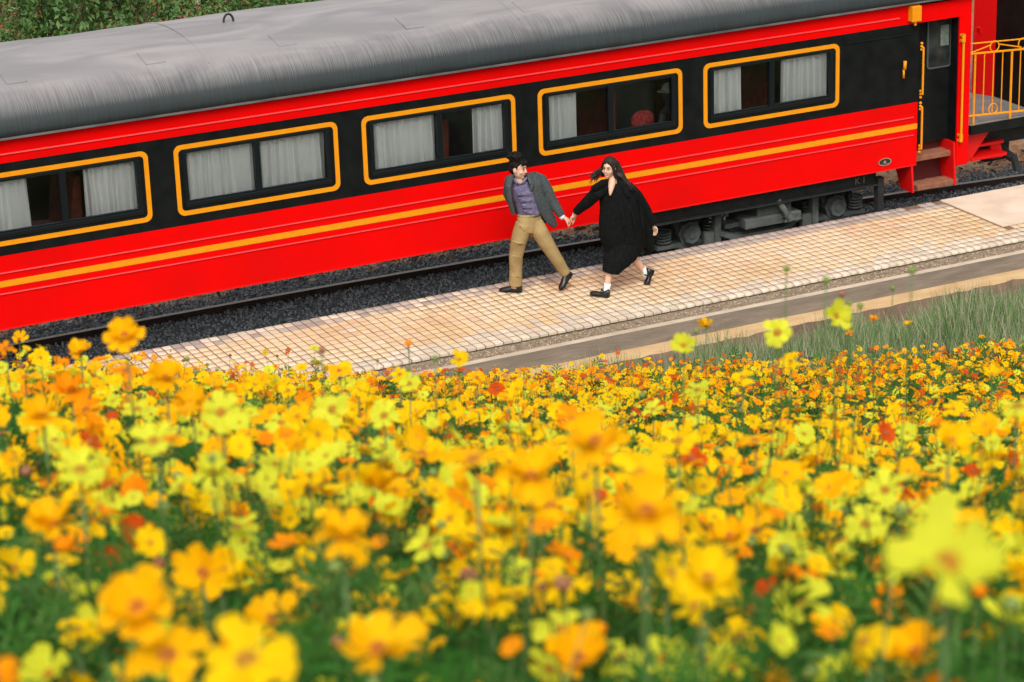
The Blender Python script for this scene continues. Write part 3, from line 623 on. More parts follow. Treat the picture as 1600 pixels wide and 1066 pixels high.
def shoe(par, heel, toe, up, wd, mt, strap=False, hb=.03):
    heel, toe = Vector(heel), Vector(toe); d = toe-heel; Ln = d.length; d.normalize(); u = Vector(up); u = (u-d*u.dot(d)).normalized(); w = d.cross(u)
    st = [(0, .62, .066 if strap else .08), (.06, .8, .074 if strap else .09), (.22, .84, .088 if not strap else .05), (.40, .82, .068 if not strap else .03), (.6, .95, .045 if not strap else .034), (.78, .98, .036), (.92, .72, .028), (1, .25, .016)]
    m = MB(); vs = []; NB = 12
    for t, ww, h in st:
        c = heel+d*Ln*t+u*hb*.6
        for k in range(NB):
            a = 2*math.pi*k/NB; x = math.cos(a); z = math.sin(a); vs.append(c+w*x*ww*wd*.5+u*(z*h if z > 0 else z*.006)+(u*h*.0))
    m.add(vs, [(i*NB+k, i*NB+(k+1) % NB, (i+1)*NB+(k+1) % NB, (i+1)*NB+k) for i in range(len(st)-1) for k in range(NB)]+[tuple(range(NB)), tuple((len(st)-1)*NB+k for k in range(NB))])
    so = m.build('shoe', mt, par, smooth=True)
    m = MB(); vs = []
    for t, ww, _ in st:
        for sg in (-1, 1):
            for z in (hb*.55, hb*.25 if t > .33 else hb*.25): vs.append(heel+d*Ln*t+w*sg*ww*wd*.52+u*z)
    k4 = len(st); m.add(vs, [q for i in range(k4-1) for q in ((i*4, i*4+4, i*4+5, i*4+1), (i*4+2, i*4+3, i*4+7, i*4+6), (i*4, i*4+2, i*4+6, i*4+4), (i*4+1, i*4+5, i*4+7, i*4+3))]+[(0, 1, 3, 2), (k4*4-4, k4*4-2, k4*4-1, k4*4-3)])
    m.build('sole', mt, so)
    m = MB(); A = heel+d*Ln*.02; vs = [A+d*Ln*.28*a+w*b*wd*.4+u*c for c in (0, hb*.4) for a, b in ((0, -1), (1, -1), (1, 1), (0, 1))]; m.add(vs, [(3, 2, 1, 0), (4, 5, 6, 7), (0, 1, 5, 4), (1, 2, 6, 5), (2, 3, 7, 6), (3, 0, 4, 7)]); m.build('heel', mt, so)
    if strap:
        c = heel+d*Ln*.38+u*(hb*.6); m = MB(); m.tube([c-w*wd*.42, c-w*wd*.36+u*.05, c+u*.068, c+w*wd*.36+u*.05, c+w*wd*.42], .008, 6); m.build('strap', mt, so)
# --- man
man = empty('person', atZ(812, 456, 0), 'man in grey jacket, purple shirt and khaki trousers striding, looking back', 'person')
Y = -.80; FW_M = Vector((.62, -.75, -.05)); UPM = Vector((.06, 0, 1))
HC = atY(810, 264, Y); m = MB(); Lm, Mm = head(m, HC, FW_M, UPM, 1.0)
chain(m, [(809, 268, Y+.02, .050, .055), (811, 277, Y+.015, .052, .056), (812, 286, Y+.02, .07, .07)])
chain(m, [(812, 284, Y+.03, .08, .07), (820, 296, Y+.04, .13, .075), (826, 318, Y+.03, .12, .075), (828, 342, Y+.02, .10, .07)])
chain(m, [(824, 343, Y, .06, .06), (811, 375, -.78, .06, .07), (806, 402, -.74, .05, .05), (805, 440, -.72, .038, .04), (803, 451, -.72, .035, .035)])
chain(m, [(834, 343, Y, .06, .06), (849, 370, -.88, .05, .06), (861, 391, -.92, .05, .05), (884, 428, -.90, .036, .038), (886, 436, -.90, .03, .03)])
chain(m, [(832, 279, Y+.02, .05, .05), (846, 281, Y-.01, .048, .048), (862, 313, Y-.08, .038, .038), (879, 339, Y-.16, .026, .024), (884, 342, Y-.19, .024, .02)])
chain(m, [(806, 280, Y+.05, .05, .05), (795, 284, Y+.12, .045, .045), (795, 305, Y+.22, .036, .036), (806, 325, Y+.26, .026, .026), (811, 334, Y+.26, .022, .03)])
HM = atY(886, 343, Y-.20); fingers(m, HM, (.75, -.1, -.55), (-.2, .3, -.9), 1, .75, 1.0); fingers(m, atY(813, 338, Y+.26), (.3, 0, -1), (0, -1, 0), 1, .4)
m.build('body', skin, man, remesh=.0075, sm=3)
face(man, Lm, Mm, 1.0, 0)
m = MB(); m.ell(Lm(0, -.03, .052), (.084, .094, .082), Mm, 14, 10); m.ell(Lm(0, -.06, .0), (.075, .06, .07), Mm, 12, 8)
rr = random.Random(3)
for i in range(130):
    a = rr.uniform(-2.6, 2.6); t = rr.uniform(.15, 1.1); b = Lm(.075*math.sin(a)*math.sin(t), -.03+.085*math.cos(a)*math.sin(t), .06+.075*math.cos(t)); dr_ = Vector((rr.uniform(-.8, .45), rr.uniform(-.2, .2), rr.uniform(.2, .9)))+(b-HC).normalized()*.9
    dr_.normalize(); m.tube([b, b+dr_*.045, b+dr_*.075+Vector((-.022, 0, -.004))], [.016, .012, .004], 5)
for i in range(9):
    x = -.062+.0155*i; m.tube([Lm(x, .045, .10), Lm(x+.008, .082, .085), Lm(x+.012, .094-abs(x)*.3, .058)], [.016, .014, .006], 6)
for k in (-1, 1): m.tube([Lm(k*.074, .01, .05), Lm(k*.077, .012, .01)], [.016, .008], 6)
m.build('hair', hairm, man, remesh=.006, sm=1)
m = MB(); chain(m, [(811, 284, Y-.01, .075, .062), (812, 290, Y, .105, .085), (818, 303, Y-.005, .135, .098), (824, 320, Y-.005, .135, .10), (829, 336, Y, .145, .105)])
for k in range(7): chain(m, [(806+k*2, 300+k*5, Y-.095, .01, .012), (818+k*2, 304+k*5-(k % 2)*5, Y-.107, .014, .010), (834+k, 301+k*5, Y-.085, .008, .01)], 8)
m.tube([atY(802, 279, Y-.03), atY(808, 286, Y-.075), atY(812, 288, Y-.085)], [.014, .016, .008], 8); m.tube([atY(823, 277, Y-.03), atY(818, 285, Y-.08), atY(813, 288, Y-.085)], [.014, .016, .008], 8)
m.build('shirt', shirtm, man, remesh=.008, sm=2)
m = MB()
chain(m, [(818, 277, Y+.05, .155, .07), (820, 286, Y+.06, .185, .085), (823, 305, Y+.07, .185, .085), (829, 328, Y+.07, .165, .085), (836, 346, Y+.07, .165, .08), (842, 355, Y+.06, .13, .06)])
chain(m, [(838, 277, Y, .07, .07), (838, 290, Y-.065, .075, .045), (842, 308, Y-.085, .068, .032), (850, 326, Y-.09, .072, .026), (861, 344, Y-.085, .066, .022), (868, 354, Y-.08, .035, .016)])
chain(m, [(797, 277, Y, .048, .06), (794, 292, Y-.05, .035, .05), (796, 312, Y-.06, .03, .045), (802, 334, Y-.05, .024, .04)])
chain(m, [(834, 277, Y+.02, .07, .07), (846, 281, Y-.01, .068, .068), (855, 297, Y-.05, .066, .064), (863, 314, Y-.08, .060, .06), (871, 327, Y-.13, .055, .052), (877.5, 337, Y-.16, .046, .044)])
chain(m, [(806, 278, Y+.04, .06, .06), (796, 282, Y+.10, .06, .06), (793, 302, Y+.20, .056, .054), (802, 322, Y+.25, .05, .048), (809, 331, Y+.26, .042, .042)])
m.tube([atY(798, 276, Y+.0), atY(805, 273, Y+.07), atY(816, 271, Y+.07), atY(826, 274, Y-.02), atY(831, 287, Y-.10), atY(830, 299, Y-.115)], [(.02, .03), (.02, .03), (.02, .03), (.018, .034), (.012, .038), (.008, .012)], 8)
m.build('jacket', jack, man, remesh=.0075, sm=2)
m = MB(); m.tube([atY(877, 337, Y-.16), atY(880, 341, Y-.17)], [.036, .034], 10); m.build('cuff', shirtw, man, smooth=True)
m = MB(); chain(m, [(827, 333, Y, .142, .105), (827, 342, Y-.005, .150, .112), (827, 352, Y-.01, .148, .112), (824, 362, Y-.01, .12, .10)])
chain(m, [(819, 350, Y, .10, .11), (814, 365, -.79, .100, .105), (809, 383, -.77, .090, .095), (806, 402, -.74, .080, .085), (806, 422, -.72, .075, .08), (805.5, 446, -.72, .078, .082)])
chain(m, [(836, 350, Y-.02, .10, .11), (844, 364, -.87, .098, .105), (853, 379, -.90, .090, .095), (862, 393, -.92, .080, .085), (873, 410, -.92, .070, .078), (883, 427, -.91, .062, .07)])
for (a, b, c, d2) in ((800, 376, 820, 382), (798, 398, 816, 404), (846, 372, 866, 378), (852, 385, 872, 392), (799, 430, 813, 434), (812, 352, 826, 364)): m.tube([atY(a, b, -.87), atY((a+c)/2, (b+d2)/2+1, -.895), atY(c, d2, -.87)], [.008, .013, .008], 6)
m.build('trousers', khaki, man, remesh=.008, sm=2)
m = MB(); chain(m, [(827, 334, Y, .148, .11), (827.3, 337.5, Y, .149, .111)]); m.build('belt', mat('belt_brown', (.10, .06, .03), .6), man, smooth=True)
Z0 = Vector((0, 0, 1)); h0 = atZ(816, 456.5, .0); t0 = atZ(780, 455.5, .0)
shoe(man, h0, t0, Z0, .095, leather)
t1 = atZ(876, 454.5, .005); h1 = atY(893, 428, -.92); shoe(man, h1, t1, Vector((-.85, -.1, .35)), .095, leather)
# --- woman
wom = empty('person', atZ(946, 463, 0), 'woman in a long black coat running after the man, hair flying', 'person')
Y = -1.30; HC = atY(951.5, 263, Y); FWW = Vector((-.80, -.60, .02)); UPW = Vector((.08, 0, 1))
m = MB(); Lw, Mw = head(m, HC, FWW, UPW, .94)
chain(m, [(955, 268, Y+.02, .043, .048), (956, 278, Y+.01, .042, .046), (958, 287, Y+.01, .06, .055)]); chain(m, [(956.5, 279, Y-.01, .035, .045), (955.5, 290, Y-.075, .04, .04), (954, 300, Y-.118, .024, .022), (953, 306, Y-.135, .007, .012)])
chain(m, [(958, 284, Y+.03, .07, .06), (962, 298, Y+.04, .13, .07), (966, 325, Y+.04, .11, .07), (968, 352, Y+.04, .14, .09), (966, 375, Y+.03, .15, .1)])
chain(m, [(966, 372, Y+.02, .07, .07), (962, 398, Y+.0, .055, .055), (953, 424, -1.345, .048, .05), (949, 442, -1.37, .036, .038), (948, 455, -1.37, .03, .03)])
chain(m, [(972, 372, Y+.06, .075, .08), (984, 396, Y+.10, .060, .062), (994, 408, Y+.10, .052, .052), (1003, 420, Y+.09, .040, .04), (1010, 431, Y+.08, .03, .03)])
chain(m, [(944, 294, Y+.02, .05, .05), (930, 304, Y-.02, .04, .04), (914, 320, Y+.10, .034, .034), (900, 332, Y+.25, .024, .022), (896, 336, Y+.29, .022, .02)])
chain(m, [(980, 294, Y+.03, .05, .05), (994, 308, Y+.03, .042, .042), (1008, 332, Y+.04, .034, .034), (1020, 351, Y+.04, .024, .022)])
HW = HM+Vector((.075, -.02, .02)); m.tube([atY(900, 332, Y+.25), HW], [.024, .022], 8); fingers(m, HW, (-.8, .1, -.35), (.1, -.75, -.5), 1, .8, .9); fingers(m, atY(1022, 357, Y+.04), (.3, 0, -1), (-.8, -.4, 0), 1, .4, .9)
m.build('body', skin, wom, remesh=.0075, sm=3)
face(wom, Lw, Mw, .94, 1)
m = MB(); m.ell(Lw(0, -.026, .050), (.086, .093, .088), Mw, 14, 10); m.ell(Lw(0, -.065, -.03), (.075, .05, .09), Mw, 12, 8)
for k in (-1, 1):
    m.tube([Lw(k*.006, .048, .108), Lw(k*.05, .05, .085), Lw(k*.076, .03, .02), Lw(k*.082, .0, -.06), Lw(k*.085, -.02, -.12)], [.014, .018, .018, .022, .02], 6)
rr = random.Random(8)
def lock(pts, r, j=3.0, dep=.05):
    du, dv = rr.gauss(0, j), rr.gauss(0, j)
    q = [(u+du*(.4+i/len(pts))+rr.gauss(0, .8), v+dv*(.4+i/len(pts))+rr.gauss(0, .8), y+rr.gauss(0, dep)*(i/len(pts))) for i, (u, v, y) in enumerate(pts)]
    m.tube([atY(*a) for a in q], [r*(1.2-.95*i/(len(q)-1)) for i in range(len(q))], 5)
for i in range(46): lock([(950, 254, Y+.05), (944, 261, Y+.07), (938, 268, Y+.07), (931+rr.uniform(-3, 3), 274, Y+.05), (924+rr.uniform(-3, 9), 280+rr.uniform(-10, 4), Y+.05)], .018, 2.6, .04)
for i in range(70): lock([(962, 254, Y+.02), (967, 266, Y+.02), (972, 278, Y+.0), (979, 289, Y-.03), (986+rr.uniform(-12, 6), 300+rr.uniform(-8, 7), Y-.06)], .020, 2.8, .05)
m.build('hair', mat('hair_dark_brown', (.014, .009, .007), .5, (.03, .02, .016), 40, spec=.25), wom, remesh=.006, sm=1)
m = MB()
chain(m, [(957, 284, Y+.05, .10, .05), (958, 291, Y+.03, .165, .105), (961, 300, Y+.02, .205, .125), (965, 318, Y+.02, .225, .145), (967, 338, Y+.03, .255, .16), (970, 358, Y+.04, .275, .175), (974, 374, Y+.05, .27, .18), (981, 392, Y+.07, .235, .16), (984, 398, Y+.08, .20, .13)], 18)
chain(m, [(944, 293, Y+.01, .075, .08), (931, 303, Y-.02, .078, .075), (917, 317, Y+.08, .072, .065), (905, 327, Y+.2, .058, .05), (900.5, 331.5, Y+.245, .052, .046)])
chain(m, [(980, 293, Y+.02, .08, .08), (994, 308, Y+.02, .085, .08), (1006, 328, Y+.04, .085, .07), (1016, 344, Y+.04, .066, .055), (1020, 351, Y+.04, .05, .045)])
chain(m, [(1000, 330, Y+.06, .07, .08), (1009, 355, Y+.08, .085, .07), (1015, 378, Y+.10, .075, .05), (1016, 394, Y+.12, .055, .03)])
chain(m, [(950, 283, Y+.02, .03, .03), (941, 287, Y-.05, .05, .03), (930, 293, Y-.08, .045, .018), (923, 294, Y-.09, .012, .01)], 10); chain(m, [(962, 281, Y+.02, .03, .04), (972, 288, Y-.06, .05, .035), (980, 298, Y-.11, .05, .02), (983, 309, Y-.13, .02, .012)], 10)
for u0, u1 in ((985, 998), (972, 978), (1000, 1008)): m.tube([atY(u0, 320, Y-.12), atY((u0+u1)/2, 350, Y-.15), atY(u1, 388, Y-.10)], [.012, .02, .012], 6)
m.build('coat', coal, wom, remesh=.009, sm=2)
m = MB(); chain(m, [(972, 372, Y+.03, .22, .15), (972, 390, Y+.02, .205, .165), (966, 402, Y-.0, .175, .16), (959, 413, Y-.03, .135, .14), (954, 424, Y-.045, .098, .115), (953.5, 426, Y-.045, .09, .105)], 16); chain(m, [(975, 390, Y+.05, .16, .12), (984, 400, Y+.08, .10, .09), (988, 404, Y+.09, .07, .07)])
m.build('dress', coal, wom, remesh=.009, sm=2)
m = MB(); m.tube([atY(949.3, 442.5, -1.37), atY(948.6, 449, -1.37), atY(947, 457, -1.37), atY(940, 461, -1.37)], [.040, .038, .04, .03], 10); m.build('sock', sockm, wom, smooth=True)
m = MB(); m.tube([atY(1003.5, 419, Y+.09), atY(1007, 426, Y+.085), atY(1011, 432, Y+.08), atY(1012, 438, Y+.07)], [.040, .038, .04, .03], 10); m.build('sock', sockm, wom, smooth=True)
h0 = atZ(952.5, 465, 0); t0 = atZ(922, 462, 0); shoe(wom, h0, t0, Z0, .085, leather, True, .045)
h1 = atY(1021, 422, Y+.05); t1 = atY(1011, 451, Y+.02); shoe(wom, h1, t1, Vector((-.9, -.05, -.2)), .085, leather, True, .04)

# ------------------------------------------------------------------ flower hillside (height field through known points)
ctl = []
for u, L_ in {800: [(1066, 1.75), (900, 2.2), (800, 2.9), (700, 5.0), (640, 9), (606, 14), (588, 18)],
              1500: [(1066, 1.5), (900, 2.0), (800, 3.4), (700, 7), (625, 11), (570, 15), (538, 18), (500, 21), (470, 23)],
              1150: [(1066, 1.6), (900, 2.1), (800, 3.1), (700, 6), (635, 10), (595, 14), (575, 17), (560, 20)],
              100: [(1066, 1.6), (900, 2.1), (800, 2.8), (700, 3.7), (625, 5), (575, 7), (590, 12), (610, 18)],
              400: [(1066, 1.65), (900, 2.15), (800, 2.75), (700, 4.2), (640, 6.5), (605, 10), (610, 15), (622, 19)],
              600: [(900, 2.2), (640, 8), (602, 13), (604, 18)]}.items():
    ctl += [atD(u, v, d) for v, d in L_]
ctl += [Vector((x, -4.6, -.05)) for x in (-22, -14, -8, -3, 0)] + [Vector((x, -4.8, -.02)) for x in (3, 7, 12, 20)]
ctl += [Vector((-12+dx, -26.1+dy, 9.557-.55+.2*max(0, -dy)+.1*abs(dx))) for dx in (-3, 0, 3) for dy in (-3, -1, 0)]
ctl += [Vector((x, -14, 4.3)) for x in (-20, 12)] + [Vector((x, -22, 7.3)) for x in (-22, 4, 10)]
CX = np.array([[c.x, c.y] for c in ctl]); CZ = np.array([c.z for c in ctl])
def tps(r): return np.where(r > 0, r*r*np.log(r+1e-9), 0)
D_ = np.linalg.norm(CX[:, None]-CX[None], axis=2); N_ = len(CX)
Am = np.zeros((N_+3, N_+3)); Am[:N_, :N_] = tps(D_)+np.eye(N_)*.3; Am[:N_, N_] = 1; Am[:N_, N_+1:] = CX; Am[N_, :N_] = 1; Am[N_+1:, :N_] = CX.T
WT = np.linalg.solve(Am, np.concatenate([CZ, [0, 0, 0]]))
def canopy(x, y):
    q = np.stack([np.ravel(x), np.ravel(y)], 1); d = np.linalg.norm(q[:, None]-CX[None], axis=2)
    return (tps(d) @ WT[:N_] + WT[N_] + q @ WT[N_+1:]).reshape(np.shape(x))
gx_, gy_ = np.meshgrid(np.linspace(-24, 20, 111), np.linspace(-32, -4.0, 90))
dd = np.hypot(gx_-CAM.x, gy_-CAM.y)
gz = canopy(gx_, gy_)-.50+.05*np.sin(gx_*2.1)*np.sin(gy_*1.7)
edge = np.clip((gy_+5.5)/1.5, 0, 1); gz = gz*(1-edge)+np.minimum(gz, -.55)*edge
gz = np.maximum(gz, -.70)
V = np.stack([gx_, gy_, gz], 2).reshape(-1, 3); W_ = 111
F = np.array([(j*W_+i, j*W_+i+1, (j+1)*W_+i+1, (j+1)*W_+i) for j in range(89) for i in range(110)])
o = link('hillside', np_mesh('hillside', V, F, None, [mat('hill_soil', (.035, .055, .018), .95, (.07, .05, .028), 3, bump=.8, bscale=20)], True)); tag(o, kind='structure')

# ---- petals and blossoms
PC = {'yellow': ((.86, .52, .003), (.9, .60, .004)), 'golden': ((.90, .42, .002), (.9, .50, .003)), 'orange': ((.84, .24, .003), (.88, .34, .003)),
      'lime': ((.62, .63, .03), (.72, .71, .05)), 'red': ((.55, .06, .006), (.66, .11, .01))}
PM = {k: mat('petal_'+k, a, .55, b_, 30, trans=.38, objrand=.10, spec=.04) for k, (a, b_) in PC.items()}
PN = list(PC)
discm = mat('flower_disc', (.70, .30, .005), .8, (.35, .16, .01), 160, bump=.6, bscale=300)
discg = mat('flower_disc_orange', (.62, .20, .005), .8, (.40, .10, .01), 160, bump=.6, bscale=300)
stemm = mat('stem_green', (.065, .13, .025), .6, (.10, .17, .045), 20, trans=.1)
leafm = mat('leaf_green', (.022, .105, .014), .6, (.05, .16, .022), 6, trans=.3, objrand=.2, spec=.08)
leaf2 = mat('leaf_green_pale', (.07, .16, .03), .6, (.11, .21, .05), 6, trans=.3, spec=.08)
budm = mat('bud_green', (.14, .20, .03), .6); drym = mat('dry_head', (.20, .06, .025), .9, (.30, .13, .06), 60)
def petal(L_, Wd, lift, cup, nu=5, nv=5, seed=0):
    """one petal in a flower of radius 1, lying along +x"""
    rr = random.Random(seed); v = []
    for i in range(nu+1):
        t = i/nu; r = .12+(L_-.12)*t
        wd = Wd*(.30+.70*math.sin(min(1, t*1.25)*math.pi/2)**1.2)*(1 if t < .8 else math.sqrt(max(0, 1-((t-.8)/.26)**2)))
        for j in range(nv):
            s = (j/(nv-1)-.5)*2
            notch = (-.07*abs(math.cos(s*math.pi*1.5)))*(t**6) if i == nu else 0
            z = lift*t + cup*(t**2) + .05*math.cos(s*5)*t - .10*s*s*t*wd + rr.uniform(-.05, .05)*t
            v.append((r+notch-(.08*s*s if i == nu else 0), s*wd*.5, z))
    f = [(i*nv+j, (i+1)*nv+j, (i+1)*nv+j+1, i*nv+j+1) for i in range(nu) for j in range(nv-1)]
    return np.array(v), np.array(f)
PT = {'flat': petal(1, .54, .16, -.12, seed=1), 'cup': petal(1, .56, .5, .05, seed=2), 'droop': petal(1, .52, .15, -.5, seed=3), 'inner': petal(.7, .5, .55, .1, seed=4)}
pmesh = {}
def petal_mesh(sh, colr):
    if (sh, colr) not in pmesh: pmesh[sh, colr] = np_mesh('petal', PT[sh][0], PT[sh][1], None, [PM[colr]], True)
    return pmesh[sh, colr]
def dome(r, h, n=10, rows=3):
    v = [(0, 0, h)]; f = []
    for k in range(1, rows+1):
        a = k/rows*math.pi/2
        for i in range(n): v.append((r*math.sin(a)*math.cos(6.2832*i/n), r*math.sin(a)*math.sin(6.2832*i/n), h*math.cos(a)))
    f += [(0, 1+i, 1+(i+1) % n, 1+(i+1) % n) for i in range(n)]
    f += [(1+k*n+i, 1+(k+1)*n+i, 1+(k+1)*n+(i+1) % n, 1+k*n+(i+1) % n) for k in range(rows-1) for i in range(n)]
    return v, [tuple(dict.fromkeys(q)) for q in f]
def dome_mesh(m):
    v, f = dome(.25, .16); v2 = [(a*.75, b*.75, -.30-c*.6) for a, b, c in v]      # disc above, calyx below
    me = bpy.data.meshes.new('blossom'); k = len(v)
    me.from_pydata(v+v2, [], f+[tuple(k+i for i in q[::-1]) for q in f]); me.materials.append(m); me.materials.append(budm)
    me.polygons.foreach_set('material_index', [0]*len(f)+[1]*len(f)); me.polygons.foreach_set('use_smooth', [True]*2*len(f)); me.update(); return me
BL = {'yellow': dome_mesh(discm), 'lime': dome_mesh(discm), 'golden': dome_mesh(discg), 'orange': dome_mesh(discg), 'red': dome_mesh(discg)}
bl_single = {}
def whole_blossom(colr, sh):
    """petals and disc as one mesh for flowers too small to show each petal"""
    if (colr, sh) not in bl_single:
        parts = []
        for k in range(8):
            a = k*math.pi/4+random.uniform(-.1, .1); v, f = PT[sh]; c, s_ = math.cos(a), math.sin(a); sc = random.uniform(.9, 1.05)
            parts.append((np.stack([v[:, 0]*c-v[:, 1]*s_, v[:, 0]*s_+v[:, 1]*c, v[:, 2]+.02*(k % 2)], 1)*sc, f, 0))
        dv, df = dome(.25, .16); df = np.array([q if len(q) == 4 else (*q, q[2]) for q in df if len(q) == 4]); parts.append((np.array(dv), df, 1))
        V, F, M = join(parts); bl_single[colr, sh] = np_mesh('blossom', V, F, M, [PM[colr], discm], True)
    return bl_single[colr, sh]
def fern(n=7, L_=.16, seed=0):
    """feathery cosmos leaf: midrib with narrow side lobes"""
    rr = random.Random(seed); v = []; f = []
    def blade(p, d, l, wd):
        k = len(v); d = Vector(d).normalized(); s = d.cross(Vector((0, 0, 1))); s = s.normalized() if s.length > .1 else Vector((1, 0, 0))
        e = Vector(p)+d*l; md = Vector(p)+d*l*.5+Vector((0, 0, .01))
        v.extend([tuple(p), tuple(md+s*wd), tuple(e+Vector((0, 0, -.1*l))), tuple(md-s*wd)]); f.append((k, k+1, k+2, k+3))
    for i in range(n):
        t = i/n; p = Vector((L_*t, 0, .05*math.sin(t*2.2)))
        blade(p, (1, 0, .1), L_/n*1.5, .0035)
        for s in (-1, 1): blade(p, (1, s*1.1, rr.uniform(-.2, .4)), L_*.42*(1-t*.5)*rr.uniform(.7, 1.2), .004)
    return np.array(v), np.array(f)
FERN = [fern(seed=s) for s in range(3)]
fern_me = [np_mesh('leaf', v, f, None, [leafm if i < 2 else leaf2]) for i, (v, f) in enumerate(FERN)]
stem_me = {}
def stem_mesh(k):
    """stem from the flower (0,0,0) down 1 unit"""
    if k not in stem_me:
        rr = random.Random(k); m = MB(); bx, by = rr.uniform(-.12, .12), rr.uniform(-.12, .12)
        m.tube([(bx*t*t, by*t*t, -t) for t in (0, .15, .35, .6, .8, 1)], [.0018, .0016, .0018, .0022, .0026, .003], 6)
        me = bpy.data.meshes.new('stem'); me.from_pydata(m.v, [], m.f); me.materials.append(stemm); me.polygons.foreach_set('use_smooth', [True]*len(me.polygons)); stem_me[k] = me
    return stem_me[k]
def raw(name, me, parent, loc=(0, 0, 0), quat=None, sc=(1, 1, 1)):
    o = bpy.data.objects.new(name, me); COL.objects.link(o); o.parent = parent; o.location = loc; o.scale = sc
    if quat: o.rotation_mode = 'QUATERNION'; o.rotation_quaternion = quat
    return o
GRP = 'cosmos flowers on the near slope'
def flower(P, diam, colr, nrm, shape='flat', double=False, label=None, seed=0, petals=True, group=None, npet=8):
    rr = random.Random(seed); gz_ = float(canopy(np.array(P.x), np.array(P.y)))-.48; H = max(.18, P.z-gz_)
    root = empty('cosmos_flower', (P.x, P.y, P.z-H), label, 'flower', group); nrm = Vector(nrm).normalized()
    q = nrm.to_track_quat('Z', 'Y') @ Quaternion((0, 0, 1), rr.uniform(0, 6.28))
    r = diam/2
    if petals:
        b = raw('blossom', BL[colr], root, (0, 0, H), q, (r, r, r))
        for k in range(npet):
            pq = Quaternion((0, 0, 1), 6.2832*k/npet+rr.uniform(-.12, .12)) @ Quaternion((0, 1, 0), rr.uniform(-.42, .25)) @ Quaternion((1, 0, 0), rr.gauss(0, .16))
            s_ = rr.uniform(.78, 1.12); raw('petal', petal_mesh(shape, colr), b, (0, 0, .015*(k % 2)), pq, (s_, s_*rr.uniform(.9, 1.1), s_))
        if double:
            for k in range(6): raw('petal', petal_mesh('inner', colr), b, (0, 0, .04), Quaternion((0, 0, 1), 6.2832*(k+.5)/6+rr.uniform(-.2, .2)))
    else: raw('blossom', whole_blossom(colr, shape), root, (0, 0, H), q, (r, r, r))
    raw('stem', stem_mesh(seed % 5), root, (0, 0, H)-nrm*r*.2 if False else (-nrm.x*r*.25, -nrm.y*r*.25, H-nrm.z*r*.25), None, (1, 1, H))
    for i in range(2):
        raw('leaf', fern_me[(seed+i) % 3], root, (0, 0, H*rr.uniform(.15, .55)), Quaternion((0, 0, 1), rr.uniform(0, 6.28)) @ Quaternion((0, 1, 0), rr.uniform(-.7, -.1)), (rr.uniform(.4, .7),)*3)
    return root
TOC = lambda P: (CAM-P).normalized()
def nz(P, up=1.0, toc=.6, jit=.35, rr=random):
    c = TOC(P); return Vector((rr.gauss(0, jit)+c.x*toc, rr.gauss(0, jit)+c.y*toc, up+c.z*toc))
